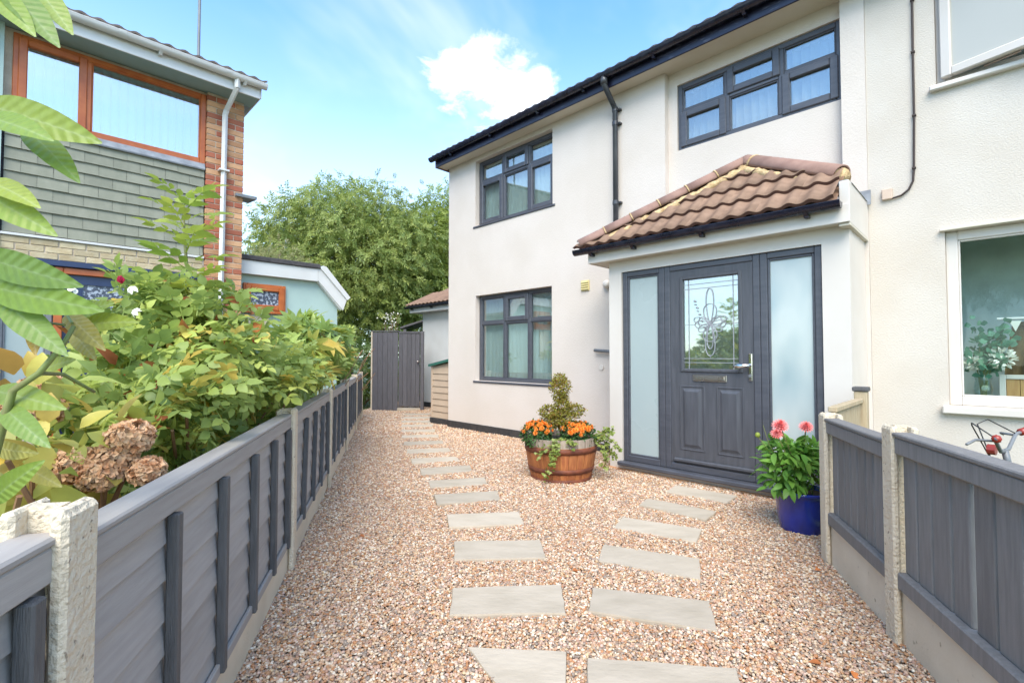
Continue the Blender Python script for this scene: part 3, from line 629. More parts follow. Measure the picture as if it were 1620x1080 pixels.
solo('roof_aerial', MB().tube([(5.3, 2.2, 6.0), (5.3, 2.2, 7.6)], .02, 8), 'grey_metal', 'thin grey aerial mast standing on the cream house roof', 'aerial', frame=HF, base=(5.3, 2.2, 6.0))

# ------------------------------------------------------------------ porch
PB = (4.97, -.33, 0)
porch = thing('front_porch', 'cream porch with hipped brown tile roof and navy front door', 'porch', frame=HF, base=PB)
PX0, PX1, PY = 3.83, 6.105, -.66
mb = panelled(MB(), [PX0, 3.99, 5.91, PX1], [.02, .062, 2.18, 2.31], lambda x, z: None if 3.99 < x < 5.91 and .062 < z < 2.18 else PY, PY + .12); mb.build('front_wall', 'upvc_cream', porch)
for a_ in (PX0 + .001, PX1 - .11): MB().box(a_, a_ + .109, PY + .121, -.002, .02, 2.31).build('side_wall', 'upvc_cream', porch)
MB().box(PX0 + .11, PX1 - .11, -.012, -.002, .02, 2.31).build('inner_wall', 'room_pale', porch)
MB().box(PX0 + .11, PX1 - .11, PY + .121, -.013, 2.28, 2.30).build('ceiling', 'upvc_cream', porch)
mb = MB(); mb.box(PX0 - .01, PX1 + .005, PY - .012, PY + .2, -.05, .019, .004); mb.build('brick_base', 'brick_orange', porch)
mb = MB(); mb.box(3.64, 6.135, -.80, -.782, 2.30, 2.445, .004); mb.box(3.64, 3.658, -.782, -.002, 2.30, 2.445, .004); mb.build('fascia', 'upvc_cream', porch)
mb = MB(); mb.box(3.659, PX0 - .001, -.781, -.002, 2.305, 2.315); mb.box(PX0 - .001, 6.06, -.781, PY - .001, 2.305, 2.315); mb.build('soffit', 'soffit_cream', porch)
pp = MB().box(6.062, 6.132, -.781, -.003, 2.296, 2.635, .004).build('parapet', 'upvc_cream', porch)
MB().box(6.058, 6.134, -.78, -.004, 2.275, 2.2955, .003).build('parapet_trim', 'soffit_cream', pp)
mb = MB(); mb.prism([(6.0, -.70, 2.60), (6.045, -.70, 2.665), (6.11, -.70, 2.662), (6.139, -.70, 2.625), (6.11, -.70, 2.645), (6.045, -.70, 2.645)], (0, .66, 0)); mb.box(6.02, 6.16, -.035, -.02, 2.60, 2.73); mb.prism([(6.02, -.76, 2.50), (5.93, -.80, 2.46), (5.95, -.60, 2.66), (6.05, -.60, 2.68)], (0, .01, .012)); mb.build('lead_flashing', 'lead', porch)
gutter(porch, 3.50, 6.09, -.862, 2.452, .052, 'gutter_black', joints=(4.98,), brackets=(3.72, 4.25, 4.98, 5.85))
mb = MB(); mb.tube([(3.60, -.90, 2.46), (3.60, -.89, 2.55), (3.585, -.89, 2.575), (3.56, -.89, 2.57), (3.555, -.89, 2.555), (3.57, -.89, 2.55)], .004, 6); mb.build('wire_hook', 'gutter_black', porch)
# porch roof
AX, AZ, EN, EZ = 5.12, 3.235, .90, 2.445
HK = 1.54 / .90; SLP = math.atan2(AZ - EZ, EN); SL = math.hypot(EN, AZ - EZ)
mb = MB(); mb.add([(AX, -.002, AZ - .012), (AX - HK * EN, -EN + .02, EZ), (6.06, -EN + .02, EZ), (6.06, -(6.06 - AX) / HK, AZ - .012 - (AZ - EZ) * (6.06 - AX) / HK / EN)], [(0, 1, 2, 3)])
mb.add([(AX, -.002, AZ - .012), (AX - HK * EN, -EN + .02, EZ), (AX - HK * EN, -.002, EZ)], [(0, 1, 2)])
mb.add([(AX, -.002, AZ - .012), (6.06, -.002, AZ - .55), (6.06, -(6.06 - AX) / HK, AZ - .012 - (AZ - EZ) * (6.06 - AX) / HK / EN)], [(0, 1, 2)])
proof = mb.build('roof', 'roof_tile', porch)
rows = 4; gauge = SL / rows
c_, s_ = math.cos(SLP), math.sin(SLP)
for r in range(rows):
    for i in range(-6, 6):
        x0 = AX + .05 + i * .31 + (.0 if r % 2 else .0); bm = bmesh.new(); n = 24
        vt_ = []
        b0 = r * gauge; b1 = min(b0 + gauge + .05, SL)
        def pt(a, b, h): return Vector((x0 + a, -EN + b * c_ - h * s_, EZ + b * s_ + h * c_))
        top = [[bm.verts.new(pt(.31 * k / n, b, wave(.31 * k / n + .05, .026) + lift)) for k in range(n + 1)] for (b, lift) in ((b0, .044), (b1, .012))]
        low = [bm.verts.new(pt(.31 * k / n, b0, wave(.31 * k / n + .05, .026) + .044 - .032)) for k in range(n + 1)]
        for k in range(n):
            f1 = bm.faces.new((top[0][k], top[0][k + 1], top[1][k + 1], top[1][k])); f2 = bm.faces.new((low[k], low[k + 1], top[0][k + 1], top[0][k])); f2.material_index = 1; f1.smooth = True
        for (co, no) in (((AX, 0, 0), (-1, -HK, 0)), ((AX, 0, 0), (1, -HK, 0)), ((6.055, 0, 0), (1, 0, 0))):
            no = Vector(no); no = Vector((-1, HK, 0)) if no.x < 0 and no.y < 0 else (Vector((1, HK, 0)) if no.y < 0 else no)
            bmesh.ops.bisect_plane(bm, geom=bm.verts[:] + bm.edges[:] + bm.faces[:], plane_co=co, plane_no=no, clear_outer=True)
        if len(bm.faces) > 1:
            o_ = Vector(PB)
            for v_ in bm.verts: v_.co -= o_
            me = bpy.data.meshes.new('roof_tile'); bm.to_mesh(me); me.materials.append(MATS['roof_tile']); me.materials.append(MATS['tile_edge']); link('roof_tile', me, proof)
        bm.free()
def halfround(p, q, r0, r1, n=12, ext=1.0):
    p, q = Vector(p), Vector(q); t = (q - p).normalized(); side = t.cross(Vector((0, 0, 1))).normalized(); up = side.cross(t).normalized(); mb = MB(); v = []
    for (c, r) in ((p, r0), (q, r1)):
        for k in range(n + 1): a = math.pi * (-.08 + 1.16 * k / n); v.append(c + side * r * math.cos(a) + up * r * .95 * math.sin(a))
        for k in range(n + 1): a = math.pi * (-.08 + 1.16 * k / n); v.append(c + side * (r - .014) * math.cos(a) + up * (r - .014) * .95 * math.sin(a))
    N = n + 1; f = []
    for k in range(n): f += [(k, k + 1, 2 * N + k + 1, 2 * N + k), (N + k, 3 * N + k, 3 * N + k + 1, N + k + 1), (k, N + k, N + k + 1, k + 1), (2 * N + k, 2 * N + k + 1, 3 * N + k + 1, 3 * N + k)]
    f += [(0, 2 * N, 3 * N, N), (n, N + n, 3 * N + n, 2 * N + n)]
    return mb.add(v, f)
apex = Vector((AX, -.035, AZ + .03)); lcor = Vector((AX - HK * EN + .02, -EN + .02, EZ + .05)); rend = Vector((6.035, -.53, 2.755))
def rough_strip(p, q, r, n, seed, dz=0, nn=9):
    rd = random.Random(seed); mb = MB(); p, q = Vector(p), Vector(q); pts = []; rr = []
    for i in range(n + 1):
        t = i / n; pts.append(p.lerp(q, t) + Vector((rd.uniform(-.006, .006), rd.uniform(-.008, .004), dz + rd.uniform(-.012, .006)))); rr.append(r * rd.uniform(.82, 1.14))
    mb.tube(pts, rr, nn); return mb
ns = 6
for i in range(ns):
    a, b = lcor.lerp(apex, i / ns), lcor.lerp(apex, (i + 1.04) / ns); halfround(a, b, .090, .084).build('ridge_tile', 'ridge_tile', proof, True)
    m_ = MB(); c = lcor.lerp(apex, (i + .97) / ns); d = lcor.lerp(apex, (i + 1.01) / ns)
    if i < ns - 1: halfround(c, d, .094, .094).build('mortar_joint', 'mortar_yellow', proof, True)
rough_strip(lcor.lerp(apex, .07) + Vector((.09, -.02, -.06)), apex + Vector((.055, -.075, -.075)), .042, 46, 3).build('mortar_bed', 'mortar_yellow', proof, True)
mid = apex.lerp(rend, .10)
halfround(apex, mid, .09, .09).build('ridge_tile', 'ridge_tile', proof, True); halfround(mid, rend, .094, .094).build('ridge_tile', 'ridge_tile', proof, True)
halfround(apex.lerp(rend, .095), apex.lerp(rend, .115), .098, .098).build('mortar_joint', 'mortar_yellow', proof, True)
rough_strip(apex + Vector((-.03, -.085, -.08)), rend + Vector((-.085, -.035, -.065)), .040, 30, 5).build('mortar_bed', 'mortar_yellow', proof, True)
rough_strip(rend + Vector((-.09, .05, -.015)), rend + Vector((.012, -.008, -.015)), .070, 4, 9, nn=14).build('mortar_end', 'mortar_yellow', proof, True)
# door set: frame > side lights; door > panes, handle, letter plate
FY = PY + .02; fz0, fz1 = .105, 2.178
fr = MB(); b = .007
for (a, c) in ((3.992, 4.05), (4.425, 4.488), (4.490, 4.55), (5.358, 5.418), (5.420, 5.482), (5.85, 5.908)): fr.box(a, c, FY, FY + .09, fz0, fz1, b)
for (a, c) in ((4.05, 4.425), (4.55, 5.358), (5.482, 5.85)): fr.box(a, c, FY + .001, FY + .089, fz1 - .058, fz1, b); fr.box(a, c, FY + .001, FY + .089, fz0, fz0 + .065, b)
frame = fr.build('door_frame', 'frame_navy', porch)
MB().box(3.965, 5.93, -.735, FY + .088, .062, .104, .008).build('cill', 'frame_navy', frame)
for (a, c, mm) in ((4.05, 4.425, 'frosted'), (5.482, 5.85, 'frosted_lilac')):
    bd = MB(); s = .02; z0, z1 = fz0 + .065, fz1 - .058
    bd.box(a, a + s, FY + .012, FY + .05, z0, z1, .005); bd.box(c - s, c, FY + .012, FY + .05, z0, z1, .005); bd.box(a + s, c - s, FY + .013, FY + .049, z0, z0 + s, .005); bd.box(a + s, c - s, FY + .013, FY + .049, z1 - s, z1, .005)
    bd.build('glazing_bead', 'frame_navy', frame); o = MB().box(a + .01, c - .01, FY + .03, FY + .04, z0 + .01, z1 - .01).build('frosted_pane', mm, frame)
DY = FY + .012; dx0, dx1, dz0, dz1 = 4.552, 5.356, .175, 2.118
dm = panelled(MB(), [dx0, 4.675, 5.24, dx1], [dz0, 1.11, 2.03, dz1], lambda x, z: None if 4.675 < x < 5.24 and 1.11 < z < 2.03 else DY, DY + .045)
for (a, c, e, f_) in ((4.645, 4.90, .31, .955), (5.015, 5.265, .31, .955)):      # moulded lower panels: sunk channel round a raised field
    dm.box(a, a + .014, DY - .006, DY + .002, e, f_, .004); dm.box(c - .014, c, DY - .006, DY + .002, e, f_, .004); dm.box(a + .014, c - .014, DY - .006, DY + .002, e, e + .014, .004); dm.box(a + .014, c - .014, DY - .006, DY + .002, f_ - .014, f_, .004)
    q = .032; dm.add([(a + q, DY, e + q), (c - q, DY, e + q), (c - q, DY, f_ - q), (a + q, DY, f_ - q), (a + q + .028, DY - .012, e + q + .028), (c - q - .028, DY - .012, e + q + .028), (c - q - .028, DY - .012, f_ - q - .028), (a + q + .028, DY - .012, f_ - q - .028)], [(4, 5, 6, 7), (0, 1, 5, 4), (1, 2, 6, 5), (2, 3, 7, 6), (3, 0, 4, 7)])
a, c, e, f_ = 4.655, 5.262, 1.09, 2.05
dm.box(a, a + .035, DY - .014, DY + .03, e, f_, .008); dm.box(c - .035, c, DY - .014, DY + .03, e, f_, .008); dm.box(a + .035, c - .035, DY - .0135, DY + .03, e, e + .035, .008); dm.box(a + .035, c - .035, DY - .0135, DY + .03, f_ - .035, f_, .008)
dm.box(dx0 + .03, dx1 - .004, DY - .028, DY + .002, dz0 + .012, dz0 + .05, .01)
door = dm.build('front_door', 'door_navy', porch)
MB().box(4.686, 5.231, DY + .014, DY + .020, 1.121, 2.019).build('glazed_panel', 'glass_door', door)
MB().box(4.686, 5.231, DY + .034, DY + .038, 1.121, 2.019).build('backing_pane', 'frosted', door)
def leadwork():
    mb = MB(); y = DY + .010; cx, cz = 4.955, 1.56
    for x in (4.742, 5.176): mb.box(x - .0035, x + .0035, y, y + .004, 1.125, 2.015)
    for z in (1.185, 1.225, 1.92, 1.965): mb.box(4.69, 5.228, y + .0003, y + .0043, z - .003, z + .003)
    mb.box(4.69, cx - .15, y + .0006, y + .004, cz - .003, cz + .003); mb.box(cx + .15, 5.228, y + .0006, y + .004, cz - .003, cz + .003); mb.box(cx - .003, cx + .003, y + .0007, y + .004, 1.23, cz - .3)
    def petal(ang, L_, W_, off=0):
        p = []
        for i in range(25):
            t = 2 * math.pi * i / 25; a_ = off + L_ * (.5 - .5 * math.cos(t)); b_ = W_ * math.sin(t) * (1 - .3 * math.cos(t)) ; p.append((cx + a_ * math.cos(ang) - b_ * math.sin(ang), y, cz + a_ * math.sin(ang) + b_ * math.cos(ang)))
        mb.tube(p, .0042, 6, closed=True)
    petal(R(90), .33, .036, .02); petal(R(90), .20, .062); petal(R(-90), .31, .045, .0); petal(R(-90), .17, .065); petal(R(-90), .24, .028)
    for s in (20, 160): petal(R(s), .17, .03); petal(R(s), .12, .045)
    petal(R(0), .15, .035); petal(R(180), .15, .035); petal(R(-28), .13, .03); petal(R(208), .13, .03)
    mb.build('leaded_motif', 'lead', door)
    m2 = MB()
    for i in range(7): t = i / 6; m2.tube([(4.80 + .07 * t, y, 1.80 - .20 * t), (4.808 + .07 * t + .008 * (-1) ** i, y, 1.788 - .20 * t)], [.011, .008], 8)
    m2.build('bevel_drops', 'lead', door)
leadwork()
lp = MB().box(4.785, 5.115, DY - .012, DY - .0005, 1.0, 1.068, .006).build('letter_plate', 'letterplate', door); MB().box(4.80, 5.10, DY - .024, DY - .0125, 1.014, 1.052, .006).build('flap', 'letterplate', lp)
hp = MB().box(5.312, 5.346, DY - .016, DY - .0005, 1.02, 1.275, .008).build('handle_plate', 'chrome', door)
MB().tube([(5.329, DY - .01, 1.162), (5.329, DY - .055, 1.162), (5.31, DY - .066, 1.162), (5.25, DY - .068, 1.158), (5.195, DY - .066, 1.154)], [.013, .013, .017, .024, .010], 12).build('lever', 'chrome', hp, True)
MB().tube([(5.329, DY - .016, 1.07), (5.329, DY - .022, 1.07)], .014, 12).build('keyhole', 'grey_metal', hp)

# ------------------------------------------------------------------ adjoining rendered house
nb = thing('adjoining_rendered_house', 'rough rendered cream house with white framed windows joined to the porch house', 'house', frame=HF, base=(8.6, 0, 0))
NX0, NX1 = 6.1365, 11.2
NO = [(6.64, 8.6, .85, 2.272), (6.612, 8.4, 3.50, 4.56)]
def ndepth(x, z):
    for (a, b, c, d) in NO:
        if a < x < b and c < z < d: return None
    return .012
mb = panelled(MB(), sorted({NX0, 6.612, 6.64, 8.4, 8.6, NX1}), sorted({-.05, .85, 2.272, 3.50, 4.56, HT}), ndepth, .30); mb.build('front_wall', 'render_rough', nb)
mb = MB(); mb.box(NX1 - .28, NX1, .301, 7.0, -.05, HT); mb.build('side_wall', 'render_rough', nb)
MB().box(NX0, NX1, 7.001, 7.25, -.05, HT).build('back_wall', 'render_rough', nb)
mb = MB(); mb.box(NX0, NX1 - .3, .31, 6.98, 2.45, 2.62); mb.box(NX0, NX1 - .3, .31, 6.98, 4.60, 4.635); mb.box(NX0, NX1 - .3, .95, 1.05, .02, 2.45); mb.box(NX0, NX1 - .3, 2.6, 2.7, 2.62, 4.6); mb.box(NX0, NX1 - .3, .31, 6.98, -.05, .02); mb.build('room_shell', 'room_pale', nb)
MB().box(NX0 + .02, NX1 + .07, -.215, .011, HT - .012, HT + .012).build('soffit', 'soffit_cream', nb)
MB().box(NX0 + .02, NX1 + .07, -.235, -.216, HT - .03, HT + .175, .004).build('fascia', 'upvc_white', nb)
gutter(nb, NX0 + .03, NX1 + .1, -.292, HT + .125, .056, 'upvc_white')
mb = MB(); mb.add([(NX0 + .02, -.3, HT + .2), (NX1 + .12, -.3, HT + .2), (NX1 + .12, yr, zr), (NX0 + .02, yr, zr)], [(0, 1, 2, 3)]); mb.add([(NX0 + .02, yr, zr), (NX1 + .12, yr, zr), (NX1 + .12, 2 * yr + .3, HT + .1), (NX0 + .02, 2 * yr + .3, HT + .1)], [(0, 1, 2, 3)]); mb.build('roof', 'roof_tile_dark', nb)
w = window(nb, 6.64, 8.6, .85, 2.272, .055, (7.62,), None, {}, fr='upvc_cream', glass='glass_clear', fw=.075, sill=False); MB().box(6.60, 8.64, -.045, .09, .785, .848, .008).build('sill', 'upvc_cream', w); MB().box(6.61, 8.63, -.03, .05, 2.273, 2.292, .004).build('drip_trim', 'soffit_cream', w)
MB().box(6.64, 8.6, .131, .5, .80, .83).build('inner_sill', 'upvc_white', w)
w = window(nb, 6.612, 8.4, 3.50, 4.56, .055, (7.45,), None, {}, fr='upvc_cream', glass='glass', fw=.06, sill=False, label='white upper window with one sash pushed open'); MB().box(6.57, 8.44, -.04, .09, 3.455, 3.498, .008).build('sill', 'upvc_cream', w)
# open sash: hinged on its left edge
op = MB(); L_ = .80; H0, H1 = 3.545, 4.52
for (x0, x1, z0, z1) in ((0, .07, H0, H1), (L_ - .07, L_, H0, H1), (.07, L_ - .07, H0, H0 + .07), (.07, L_ - .07, H1 - .07, H1)): op.box(x0, x1, -.06, 0, z0, z1, .008)
ang = -15; cs, sn = math.cos(R(ang)), math.sin(R(ang))
op.v = [(6.655 + x * cs - y * sn, .045 + x * sn + y * cs, z) for x, y, z in op.v]; sash = op.build('open_sash', 'upvc_cream', w)
pn = MB().box(.065, L_ - .065, -.035, -.028, H0 + .065, H1 - .065); pn.v = [(6.655 + x * cs - y * sn, .045 + x * sn + y * cs, z) for x, y, z in pn.v]; pn.build('sash_pane', 'frosted_warm', w)
MB().tube([(6.90, -.03, 3.53), (7.10, -.09, 3.535)], .008, 6).build('window_stay', 'letterplate', w)
# cable and junction box
mb = MB(); pts = [(6.472, 0, 4.63), (6.474, 0, 4.3), (6.47, 0, 3.8), (6.468, 0, 3.3), (6.458, 0, 2.85), (6.45, 0, 2.74), (6.42, 0, 2.675), (6.37, 0, 2.635), (6.31, 0, 2.625), (6.285, 0, 2.655)]
mb.tube([(x, -.004, z) for x, y, z in pts], .0085, 8); cb = solo('wall_cable', mb, 'cable', 'brown cable clipped down the rough rendered wall', 'cable', frame=HF, base=(6.47, 0, 2.6), smooth=True)
for z, x in ((4.3, 6.474), (3.85, 6.47), (3.3, 6.468), (2.85, 6.458)): MB().box(x - .014, x + .014, -.018, .012, z - .008, z + .008, .003).build('cable_clip', 'cable', None).parent = cb
for o in cb.children: o.location = (-6.47, 0, -2.6)
solo('junction_plate', MB().box(6.235, 6.31, -.02, .012, 2.62, 2.715, .006), 'box_pink', 'small pinkish cable plate on the rough rendered wall', 'plate', frame=HF, base=(6.27, 0, 2.62))
# things on the inside sill of the adjoining house
SB = (6.84, .22, .83)
vase = solo('glass_vase', MB().lathe([(.001, 0), (.05, 0), (.055, .01), (.06, .16), (.05, .22), (.058, .25), (.054, .25), (.046, .22), (.055, .16), (.05, .02), (.001, .015)], 20, SB), 'vase', 'clear glass vase standing inside the white framed window', 'vase', frame=HF, base=SB, smooth=True)
bq = thing('flower_bouquet', 'eucalyptus and white flowers in a glass vase behind the window', 'flowers', frame=HF, base=SB)
st = MB(); rd = random.Random(4); ends = []
for i in range(14):
    a = rd.uniform(0, 6.28); r_ = rd.uniform(.03, .14); e_ = (SB[0] + r_ * math.cos(a) + .02, SB[1] + .5 * r_ * math.sin(a), SB[2] + rd.uniform(.32, .62)); ends.append(e_)
    st.tube([(SB[0] + rd.uniform(-.02, .02), SB[1] + rd.uniform(-.02, .02), SB[2] + .03), (SB[0] + rd.uniform(-.03, .03), SB[1], SB[2] + .25), e_], [.004, .004, .002], 5)
st.build('stems', 'stem_green', bq)
n_ = 260; pos = np.array([ends[i % 14] for i in range(n_)]) + rng.normal(size=(n_, 3)) * (.035, .03, .05) - np.array(SB); d = rng.normal(size=(n_, 3))
me = scatter_mesh('leaves', [leaf(.055, .045, .1, .1, 3, .6)], pos, frames(d, rng.normal(size=(n_, 3))), rng.uniform(.7, 1.2, n_), np.zeros(n_, int), 'leaf_euc'); link('leaves', me, bq)
for (fx, fz, fr_) in ((.11, .40, .09), (-.05, .36, .05)):
    n_ = 90; d = rng.normal(size=(n_, 3)); d /= np.linalg.norm(d, axis=1, keepdims=True); me = scatter_mesh('flower_head', [leaf(.035, .02, .2, .3, 2)], d * fr_ * .6 + (fx, -.05, fz), frames(d, rng.normal(size=(n_, 3))), np.ones(n_) * 1.2, np.zeros(n_, int), 'petal_white'); link('flower_head', me, bq)
pf = thing('picture_frame', 'white frame with pine boards leaning inside the window', 'frame', frame=HF, base=(7.08, .3, .83))
mb = MB(); X0, X1, Z0, Z1 = 6.93, 7.40, .832, 1.10
for (a, c, e, f_) in ((X0, X0 + .04, Z0, Z1), (X1 - .04, X1, Z0, Z1), (X0 + .04, X1 - .04, Z0, Z0 + .035), (X0 + .04, X1 - .04, Z1 - .035, Z1)): mb.box(a, c, .27, .295, e, f_, .004)
mb.build('moulding', 'upvc_cream', pf)
for k in range(5): MB().box(6.972 + k * .078, 7.047 + k * .078, .281, .290, Z0 + .036, Z1 - .036, .002).build('pine_board', 'wood_pine', pf)
MB().prism([(7.05, .275, Z0 + .05), (7.10, .275, Z0 + .05), (7.22, .275, Z1 - .04), (7.16, .275, Z1 - .04)], (0, .005, 0)).build('diagonal_brace', 'wood_pine', pf)
cu = MB(); v = []; nn = 26
for i in range(nn + 1):
    t = i / nn; yo = .42 + .025 * math.sin(i * 1.9)
    v += [(7.02 + .62 * t, yo, 1.53), (6.97 + .55 * t, yo + .02, 1.18), (6.95 + .5 * t, yo, .9)]
cu.add(v, [(3 * i + j, 3 * i + j + 1, 3 * i + j + 4, 3 * i + j + 3) for i in range(nn) for j in (0, 1)])
solo('tied_curtain', cu, 'cloth_brown', 'brown gathered curtain hanging inside the white framed window', 'curtain', frame=HF, base=(7.2, .42, .85), smooth=True)
bt = thing('bunting', 'string of small white triangle pennants above the brown curtain', 'bunting', frame=HF, base=(7.0, .35, 1.45))
MB().tube([(6.93, .36, 1.555), (7.6, .36, 1.555)], .012, 8).build('rail', 'upvc_white', bt)
for k in range(6): MB().prism([(7.0 + k * .09, .352, 1.535), (7.07 + k * .09, .352, 1.535), (7.035 + k * .09, .352, 1.45)], (0, .003, 0)).build('pennant', 'petal_white', bt)
mb = MB(); mb.lathe([(.001, .0), (.10, .0), (.13, .05), (.11, .12), (.05, .16), (.001, .17)], 14, (7.26, .40, 1.10)); mb.box(7.1, 7.5, .33, .47, .83, 1.10, .01); solo('cloth_bundle', mb, 'cloth_purple', 'purple and white bundled cloth behind the pine frame', 'cloth', frame=HF, base=(7.26, .4, .83), smooth=False)

# ------------------------------------------------------------------ rear extension of the pale house
rx = thing('rear_extension', 'low white extension with brown tiled roof behind the cream house', 'extension', frame=HF, base=(-1.5, 2.2, 0))
mb = MB(); mb.box(-3.13, -.002, 1.6, 4.6, -.05, 2.40); mb.build('wall', 'upvc_white', rx)
MB().box(-3.14, -.003, 1.585, 1.599, -.05, .13, .004).build('plinth', 'plinth_black', rx)
MB().box(-3.36, -.003, 1.36, 1.378, 2.31, 2.455, .004).build('fascia', 'upvc_white', rx); MB().box(-3.34, -.004, 1.379, 1.599, 2.315, 2.325).build('soffit', 'upvc_white', rx); MB().box(-3.36, -3.342, 1.379, 4.6, 2.31, 2.455).build('end_fascia', 'upvc_white', rx)
gutter(rx, -3.45, -.01, 1.305, 2.455, .05, 'gutter_black', brackets=(-3.2, -2.4, -1.6))
mb = MB(); mb.add([(-3.4, 1.3, 2.47), (-.004, 1.3, 2.47), (-.004, 3.2, 3.35), (-3.4, 3.2, 3.35)], [(0, 1, 2, 3)]); mb.add([(-3.4, 5, 2.47), (-.004, 5, 2.47), (-.004, 3.2, 3.35), (-3.4, 3.2, 3.35)], [(0, 1, 2, 3)]); rr_ = mb.build('roof', 'roof_tile', rx)
me = tile_mesh('roof_tile', .31, .33, 'roof_tile')
for r_ in range(3):
    for i in range(11): x_ = -3.42 + .31 * i; link('roof_tile', me, rr_, P(rx, x_, 1.28 + r_ * .28, 2.475 + r_ * .13 + .02), (math.atan2(.88, 1.9), 0, 0))

# ------------------------------------------------------------------ brick and slate-hung house opposite
bh = thing('slate_hung_brick_house', 'brick and grey slate hung house with orange window frames', 'house', frame=LF)
mb = panelled(MB(), [-7.5, -2.2, -.442, -.012], [-.05, 3.745, 4.665, 4.70], lambda x, z: None if -2.2 < x < -.442 and 3.745 < z < 4.665 else .06, .30); mb.box(-7.5, -7.3, .301, 6.5, -.05, 4.70); mb.box(-.25, -.012, .301, 6.5, -.05, 4.70); mb.box(-7.3, -.25, 6.3, 6.5, -.05, 4.70); mb.box(-7.3, -.25, .301, 6.3, 3.0, 3.1); mb.box(-7.3, -.25, .301, 6.3, 4.66, 4.70); mb.build('wall_core', 'mortar_grey', bh)
# brick pier
pier = MB().box(-.432, -.006, .008, .30, -.05, 4.70).build('brick_pier', 'mortar_grey', bh)
bm3 = {}
def brick(par, x0, x1, y0, y1, z, m, h=.065):
    key = (round(x1 - x0, 4), m, h, round(y1 - y0, 3))
    if key not in bm3: bm3[key] = MB().box(0, x1 - x0, 0, y1 - y0, 0, h, .004).mesh('brick', m)
    link('brick', bm3[key], par, P(par, x0, y0 + random.uniform(-.002, .002), z))
z = 1.30; i = 0
while z < 4.66:
    red = i % 2 == 0 if random.random() < .85 else i % 2 == 1
    m_ = 'brick_red' if red else 'brick_orange'
    if i % 2: segs = ((-.44, -.225), (-.215, 0))
    else: segs = ((-.44, -.338), (-.328, -.112), (-.102, 0))
    for (a, c) in segs: brick(pier, a, c, 0, .102, z, m_ if random.random() < .85 else ('brick_orange' if red else 'brick_red'))
    i += 1; z += .075
MB().prism([(-.10, -.05, 3.40), (-.10, -.06, 3.435), (-.10, .30, 3.47), (-.10, .30, 3.43)], (.26, 0, 0)).build('lead_ledge', 'lead', pier)
# slate hanging
sc = MB().box(-2.26, -.445, .055, .10, 2.50, 3.72).build('slate_cladding', 'felt', bh)
gz = .127; sm_ = {}
for r_ in range(9):
    z0 = 2.545 + r_ * gz; x = -2.24 - (.125 if r_ % 2 else 0)
    while x < -.46:
        x1 = x + .25; a, c = max(x, -2.24), min(x1, -.452)
        if c - a > .03:
            wd = round(c - a - .003, 3)
            if wd not in sm_:
                mb = MB(); mb.prism([(0, .0, 0), (0, .009, 0), (0, .037, .19), (0, .028, .19)], (wd, 0, 0)); sm_[wd] = mb.mesh('slate', 'slate_sage')
            link('slate', sm_[wd], sc, P(bh, a, .012 + random.uniform(-.003, .002), z0 + random.uniform(-.003, .003)), (0, random.uniform(-.006, .006), 0))
        x = x1
MB().prism([(-2.24, -.005, 3.655), (-2.24, -.012, 3.67), (-2.24, .02, 3.745), (-2.24, .054, 3.745), (-2.24, .054, 3.66)], (1.79, 0, 0)).build('lead_apron', 'lead', bh)
w = window(bh, -2.2, -.442, 3.745, 4.665, .035, (-1.60,), None, {(0, 0)}, fr='wood_orange', sill=False, glass='glass_orange', fw=.06, label='wide orange framed window with a small casement'); blinds(w, -2.12, -.5, 3.78, 4.62, .17, head=False)  # pale slats added behind the glass to stand in for white sky reflection
w['label'] = 'wide orange wood frame window'
# head of the ground floor: flashing strip, two sandy courses, dark beam
MB().box(-2.25, -.445, -.02, .05, 2.505, 2.532, .004).build('flashing_strip', 'upvc_white', bh)
band = MB().box(-2.26, -.442, .01, .1, 2.29, 2.504).build('sandy_band', 'mortar_grey', bh)
for r_ in range(3):
    x = -2.25 - (.11 if r_ % 2 else 0)
    while x < -.46:
        a, c = max(x, -2.25), min(x + .22, -.446)
        if c - a > .04: brick(band, a, c - .008, 0, .09, 2.295 + r_ * .07, 'brick_sandy', .062)
        x += .225
mb = MB(); mb.box(-2.26, -.443, -.03, .1, 2.225, 2.288, .006); mb.build('dark_beam', 'door_blue', bh)
w = window(bh, -2.26, -1.845, .55, 2.222, .02, (), None, {}, fr='frame_grey', glass='frosted', sill=False, fw=.05, label='tall grey framed light with frosted glass')
mb = MB(); mb.box(-1.835, -1.765, 0, .1, .0, 2.222, .006); mb.box(-.70, -.63, 0, .1, 0, 2.222, .006); mb.box(-1.764, -.701, .001, .099, 2.15, 2.221, .006); of = mb.build('door_frame', 'wood_orange', bh)
dr = panelled(MB(), [-1.763, -1.6, -.86, -.702], [.02, 1.2, 2.05, 2.149], lambda x, z: None if -1.6 < x < -.86 and 1.2 < z < 2.05 else .04, .085).build('blue_door', 'door_blue', bh)
MB().box(-1.61, -.85, .055, .062, 1.19, 2.06).build('door_glass', 'obscure', dr); MB().box(-1.74, -1.70, .022, .039, 1.0, 1.2, .006).build('handle', 'chrome', dr)
mb = MB(); mb.box(-.622, -.446, .001, .1, 0, 2.222); mb.build('door_surround', 'brick_sandy', bh)
mb = MB(); mb.box(-2.46, -2.262, -.025, .059, -.05, 4.70); fin = mb.build('fin_wall', 'teal_pale', bh)
mb = MB(); mb.box(-7.4, -2.462, .02, .058, -.05, 4.70); mb.build('painted_front', 'teal_pale', bh)
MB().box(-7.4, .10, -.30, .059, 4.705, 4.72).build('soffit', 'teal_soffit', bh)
MB().box(-7.4, .10, -.32, -.301, 4.68, 4.85, .004).build('fascia', 'upvc_white', bh)
